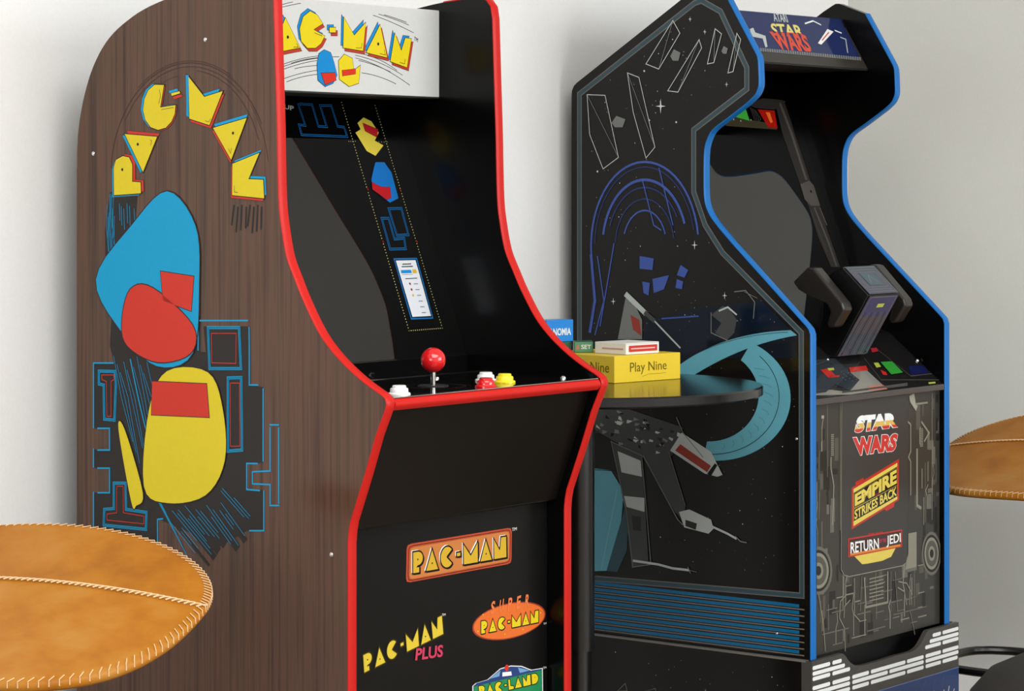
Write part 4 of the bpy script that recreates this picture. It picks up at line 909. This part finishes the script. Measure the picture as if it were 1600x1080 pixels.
a = Art(R); a.poly([(.001, .001), (.0315, .001), (.0315, .0175), (.001, .0175)], ink('pale_green', (96, 156, 116), .35), 1, px=False); planetext(a, 'SET', .012, .029, .006, .0135, ink('box_white', (226, 230, 226), .35), 3, .02); a.poly([(.003, .004), (.009, .006), (.008, .014), (.004, .012)], ink('box_coral', (200, 130, 110), .35), 3, px=False); a.build('box_lettering', bd)
o, bd, R, L = gamebox('card_game_box', yl(-.030, .126, z1_), A1, .052, .042, .0185, M_greenc, 'dark green card box lying under the upright blue box')
o, bd, R, L = gamebox('card_game_box', yl(-.034, .1275, z1_+.0187), A1, .064, .034, .0375, M_bluec, 'bright blue box with white lettering, standing highest on the stack')
a = Art(R); planetext(a, 'ANOMIA', .006, .058, .011, .0235, ink('box_white', (226, 230, 226), .35), 2, .02); a.build('box_lettering', bd)

# ------------------------------------------------------------------ leather bar stools
def seat_surface(nx=44, ny=30):
    """saddle seat: x along the seam, y towards the back; returns grid of points on the outline-shaped dish"""
    def outline(a):   # a = angle, superellipse stretched to the front
        c, s = math.cos(a), math.sin(a); p = 2.35
        r = (abs(c)**p+abs(s)**p)**(-1/p); return c*r, s*r
    return outline
def seat_pt(a, k, HXs=.270, YB=.140, YF=.248):
    c, s = math.cos(a), math.sin(a); p = 2.2 if s > 0 else 2.6
    r = (abs(c)**p+abs(s)**p)**(-1/p)*k
    x = c*r*HXs; y = s*r*(YB if s > 0 else YF)
    tx = x/HXs; ty = y/(YB if y > 0 else YF)
    z = -.024*tx*tx
    if y > 0: z += .33*y+.006*ty*ty
    else: z += .30*y-.010*math.sin(PI*min(1, -ty))*(1-tx*tx)-.006*ty*ty
    return Vector((x, y, z))
def make_stool():
    root = empty('bar_stool', (0, 0, 0))
    bm = bmesh.new(); NA, NK = 96, 16; rings = []
    top0 = bm.verts.new(seat_pt(0, 0))
    for j in range(1, NK+1):
        rings.append([bm.verts.new(seat_pt(2*PI*i/NA, j/NK)) for i in range(NA)])
    edge = [seat_pt(2*PI*i/NA, 1) for i in range(NA)]
    for dz, k in ((-.004, 1.006), (-.009, 1.004), (-.013, .992)):
        rings.append([bm.verts.new(seat_pt(2*PI*i/NA, 1)*k+Vector((0, 0, dz))) for i in range(NA)])
    for j in range(NK-1, 0, -3): rings.append([bm.verts.new(seat_pt(2*PI*i/NA, j/NK)+Vector((0, 0, -.015))) for i in range(NA)])
    for i in range(NA): bm.faces.new((top0, rings[0][i], rings[0][(i+1) % NA]))
    for a, b in zip(rings, rings[1:]):
        for i in range(NA): bm.faces.new((a[i], a[(i+1) % NA], b[(i+1) % NA], b[i]))
    bm.faces.new(rings[-1])
    seat = link('seat', bm, M_leather, root, smooth=True, angle=70)
    thr = mat('cream_thread', (206, 172, 130), .6)
    bm = bmesh.new()   # whip stitches round the rim
    n = 150
    for i in range(n):
        a = 2*PI*i/n; p = seat_pt(a, 1.0); q = seat_pt(a+.03, .966)
        tube(bm, [p*1.006+Vector((0, 0, -.006)), p*1.004+Vector((0, 0, .0012)), q+Vector((0, 0, .0010))], .00075, 5)
    link('rim_stitching', bm, thr, seat, smooth=True)
    bm = bmesh.new(); m = 66
    for i in range(m):
        x = -.266+.532*i/(m-1); p = seat_pt(0 if x > 0 else PI, abs(x)/.270)
        tube(bm, [p+Vector((-.0055, -.005, .0006)), p+Vector((0, 0, .0024)), p+Vector((.0055, .005, .0010))], .0012, 6)
    link('seam_stitching', bm, thr, seat, smooth=True)
    bm = bmesh.new(); tube(bm, [seat_pt(0 if x > 0 else PI, abs(x)/.270)+Vector((0, 0, .0002)) for x in [-.266+.532*i/30 for i in range(31)]], .0016, 8); link('seam', bm, M_leather2, seat, smooth=True)
    bm = lathe(bmesh.new(), [(0, -.050), (.085, -.052), (.09, -.060), (.03, -.070), (.0255, -.08), (.0255, -.40), (.021, -.40), (.021, -.61)], 28, (0, -.02, 0)); link('post', bm, M_steel, root, smooth=True)
    bm = lathe(bmesh.new(), [(0, -.631), (.19, -.631), (.19, -.625), (.17, -.619), (.03, -.60), (0, -.60)], 48, (0, -.02, 0)); link('base', bm, M_steel, root, smooth=True)
    bm = bmesh.new(); pts = []
    for i in range(40):
        a = 2*PI*i/40; c, s = math.cos(a), math.sin(a); r = (abs(c)**4+abs(s)**4)**(-.25); pts.append((c*r*.22, s*r*.13-.09, -.430))
    tube(bm, pts, .0085, 10, closed=True); link('footrest', bm, M_steel, root, smooth=True)
    return root
ST = make_stool()
def place(o, x, y, z, rz, label, group=None): o.location = (x, y, z); o.rotation_euler = (0, 0, rz); tag(o, label=label, cat='bar stool', group=group)
ZS = .631
place(ST, -.639, 3.315, ZS, 0, 'tan leather bar stool in front of the walnut-sided cabinet, white-stitched seat', 'tan leather bar stools')
def copy_tree(o, parent=None):
    c = o.copy(); C.objects.link(c); c.parent = parent
    for ch in list(o.children): copy_tree(ch, c)
    return c
S2 = copy_tree(ST); place(S2, 1.10, 5.14, ZS, 0, 'tan leather bar stool by the shaded side wall, right of the blue-edged cabinet', 'tan leather bar stools')
ST.rotation_euler.z = math.radians(-16); S2.rotation_euler.z = math.radians(-35)

# dark low pouf by the side wall
PF_ = empty('pouf', (1.02, 4.50, 0), 0, label='dark charcoal fabric pouf low beside the riser, below the right bar stool', cat='pouf')
prof = [(0, 0), (.235, 0), (.246, .02), (.250, .12), (.247, .20), (.232, .255), (.20, .292), (.15, .316), (.08, .330), (0, .334)]
link('cushion', lathe(bmesh.new(), prof, 64), mat('charcoal_fabric', (44, 42, 40), .9, bump=.5, bscale=400), PF_, smooth=True, angle=70)
bm = bmesh.new(); tube(bm, [(.2495*math.cos(2*PI*i/64), .2495*math.sin(2*PI*i/64), .12) for i in range(64)], .004, 8, closed=True); link('piping', bm, M_blkm, PF_, smooth=True)
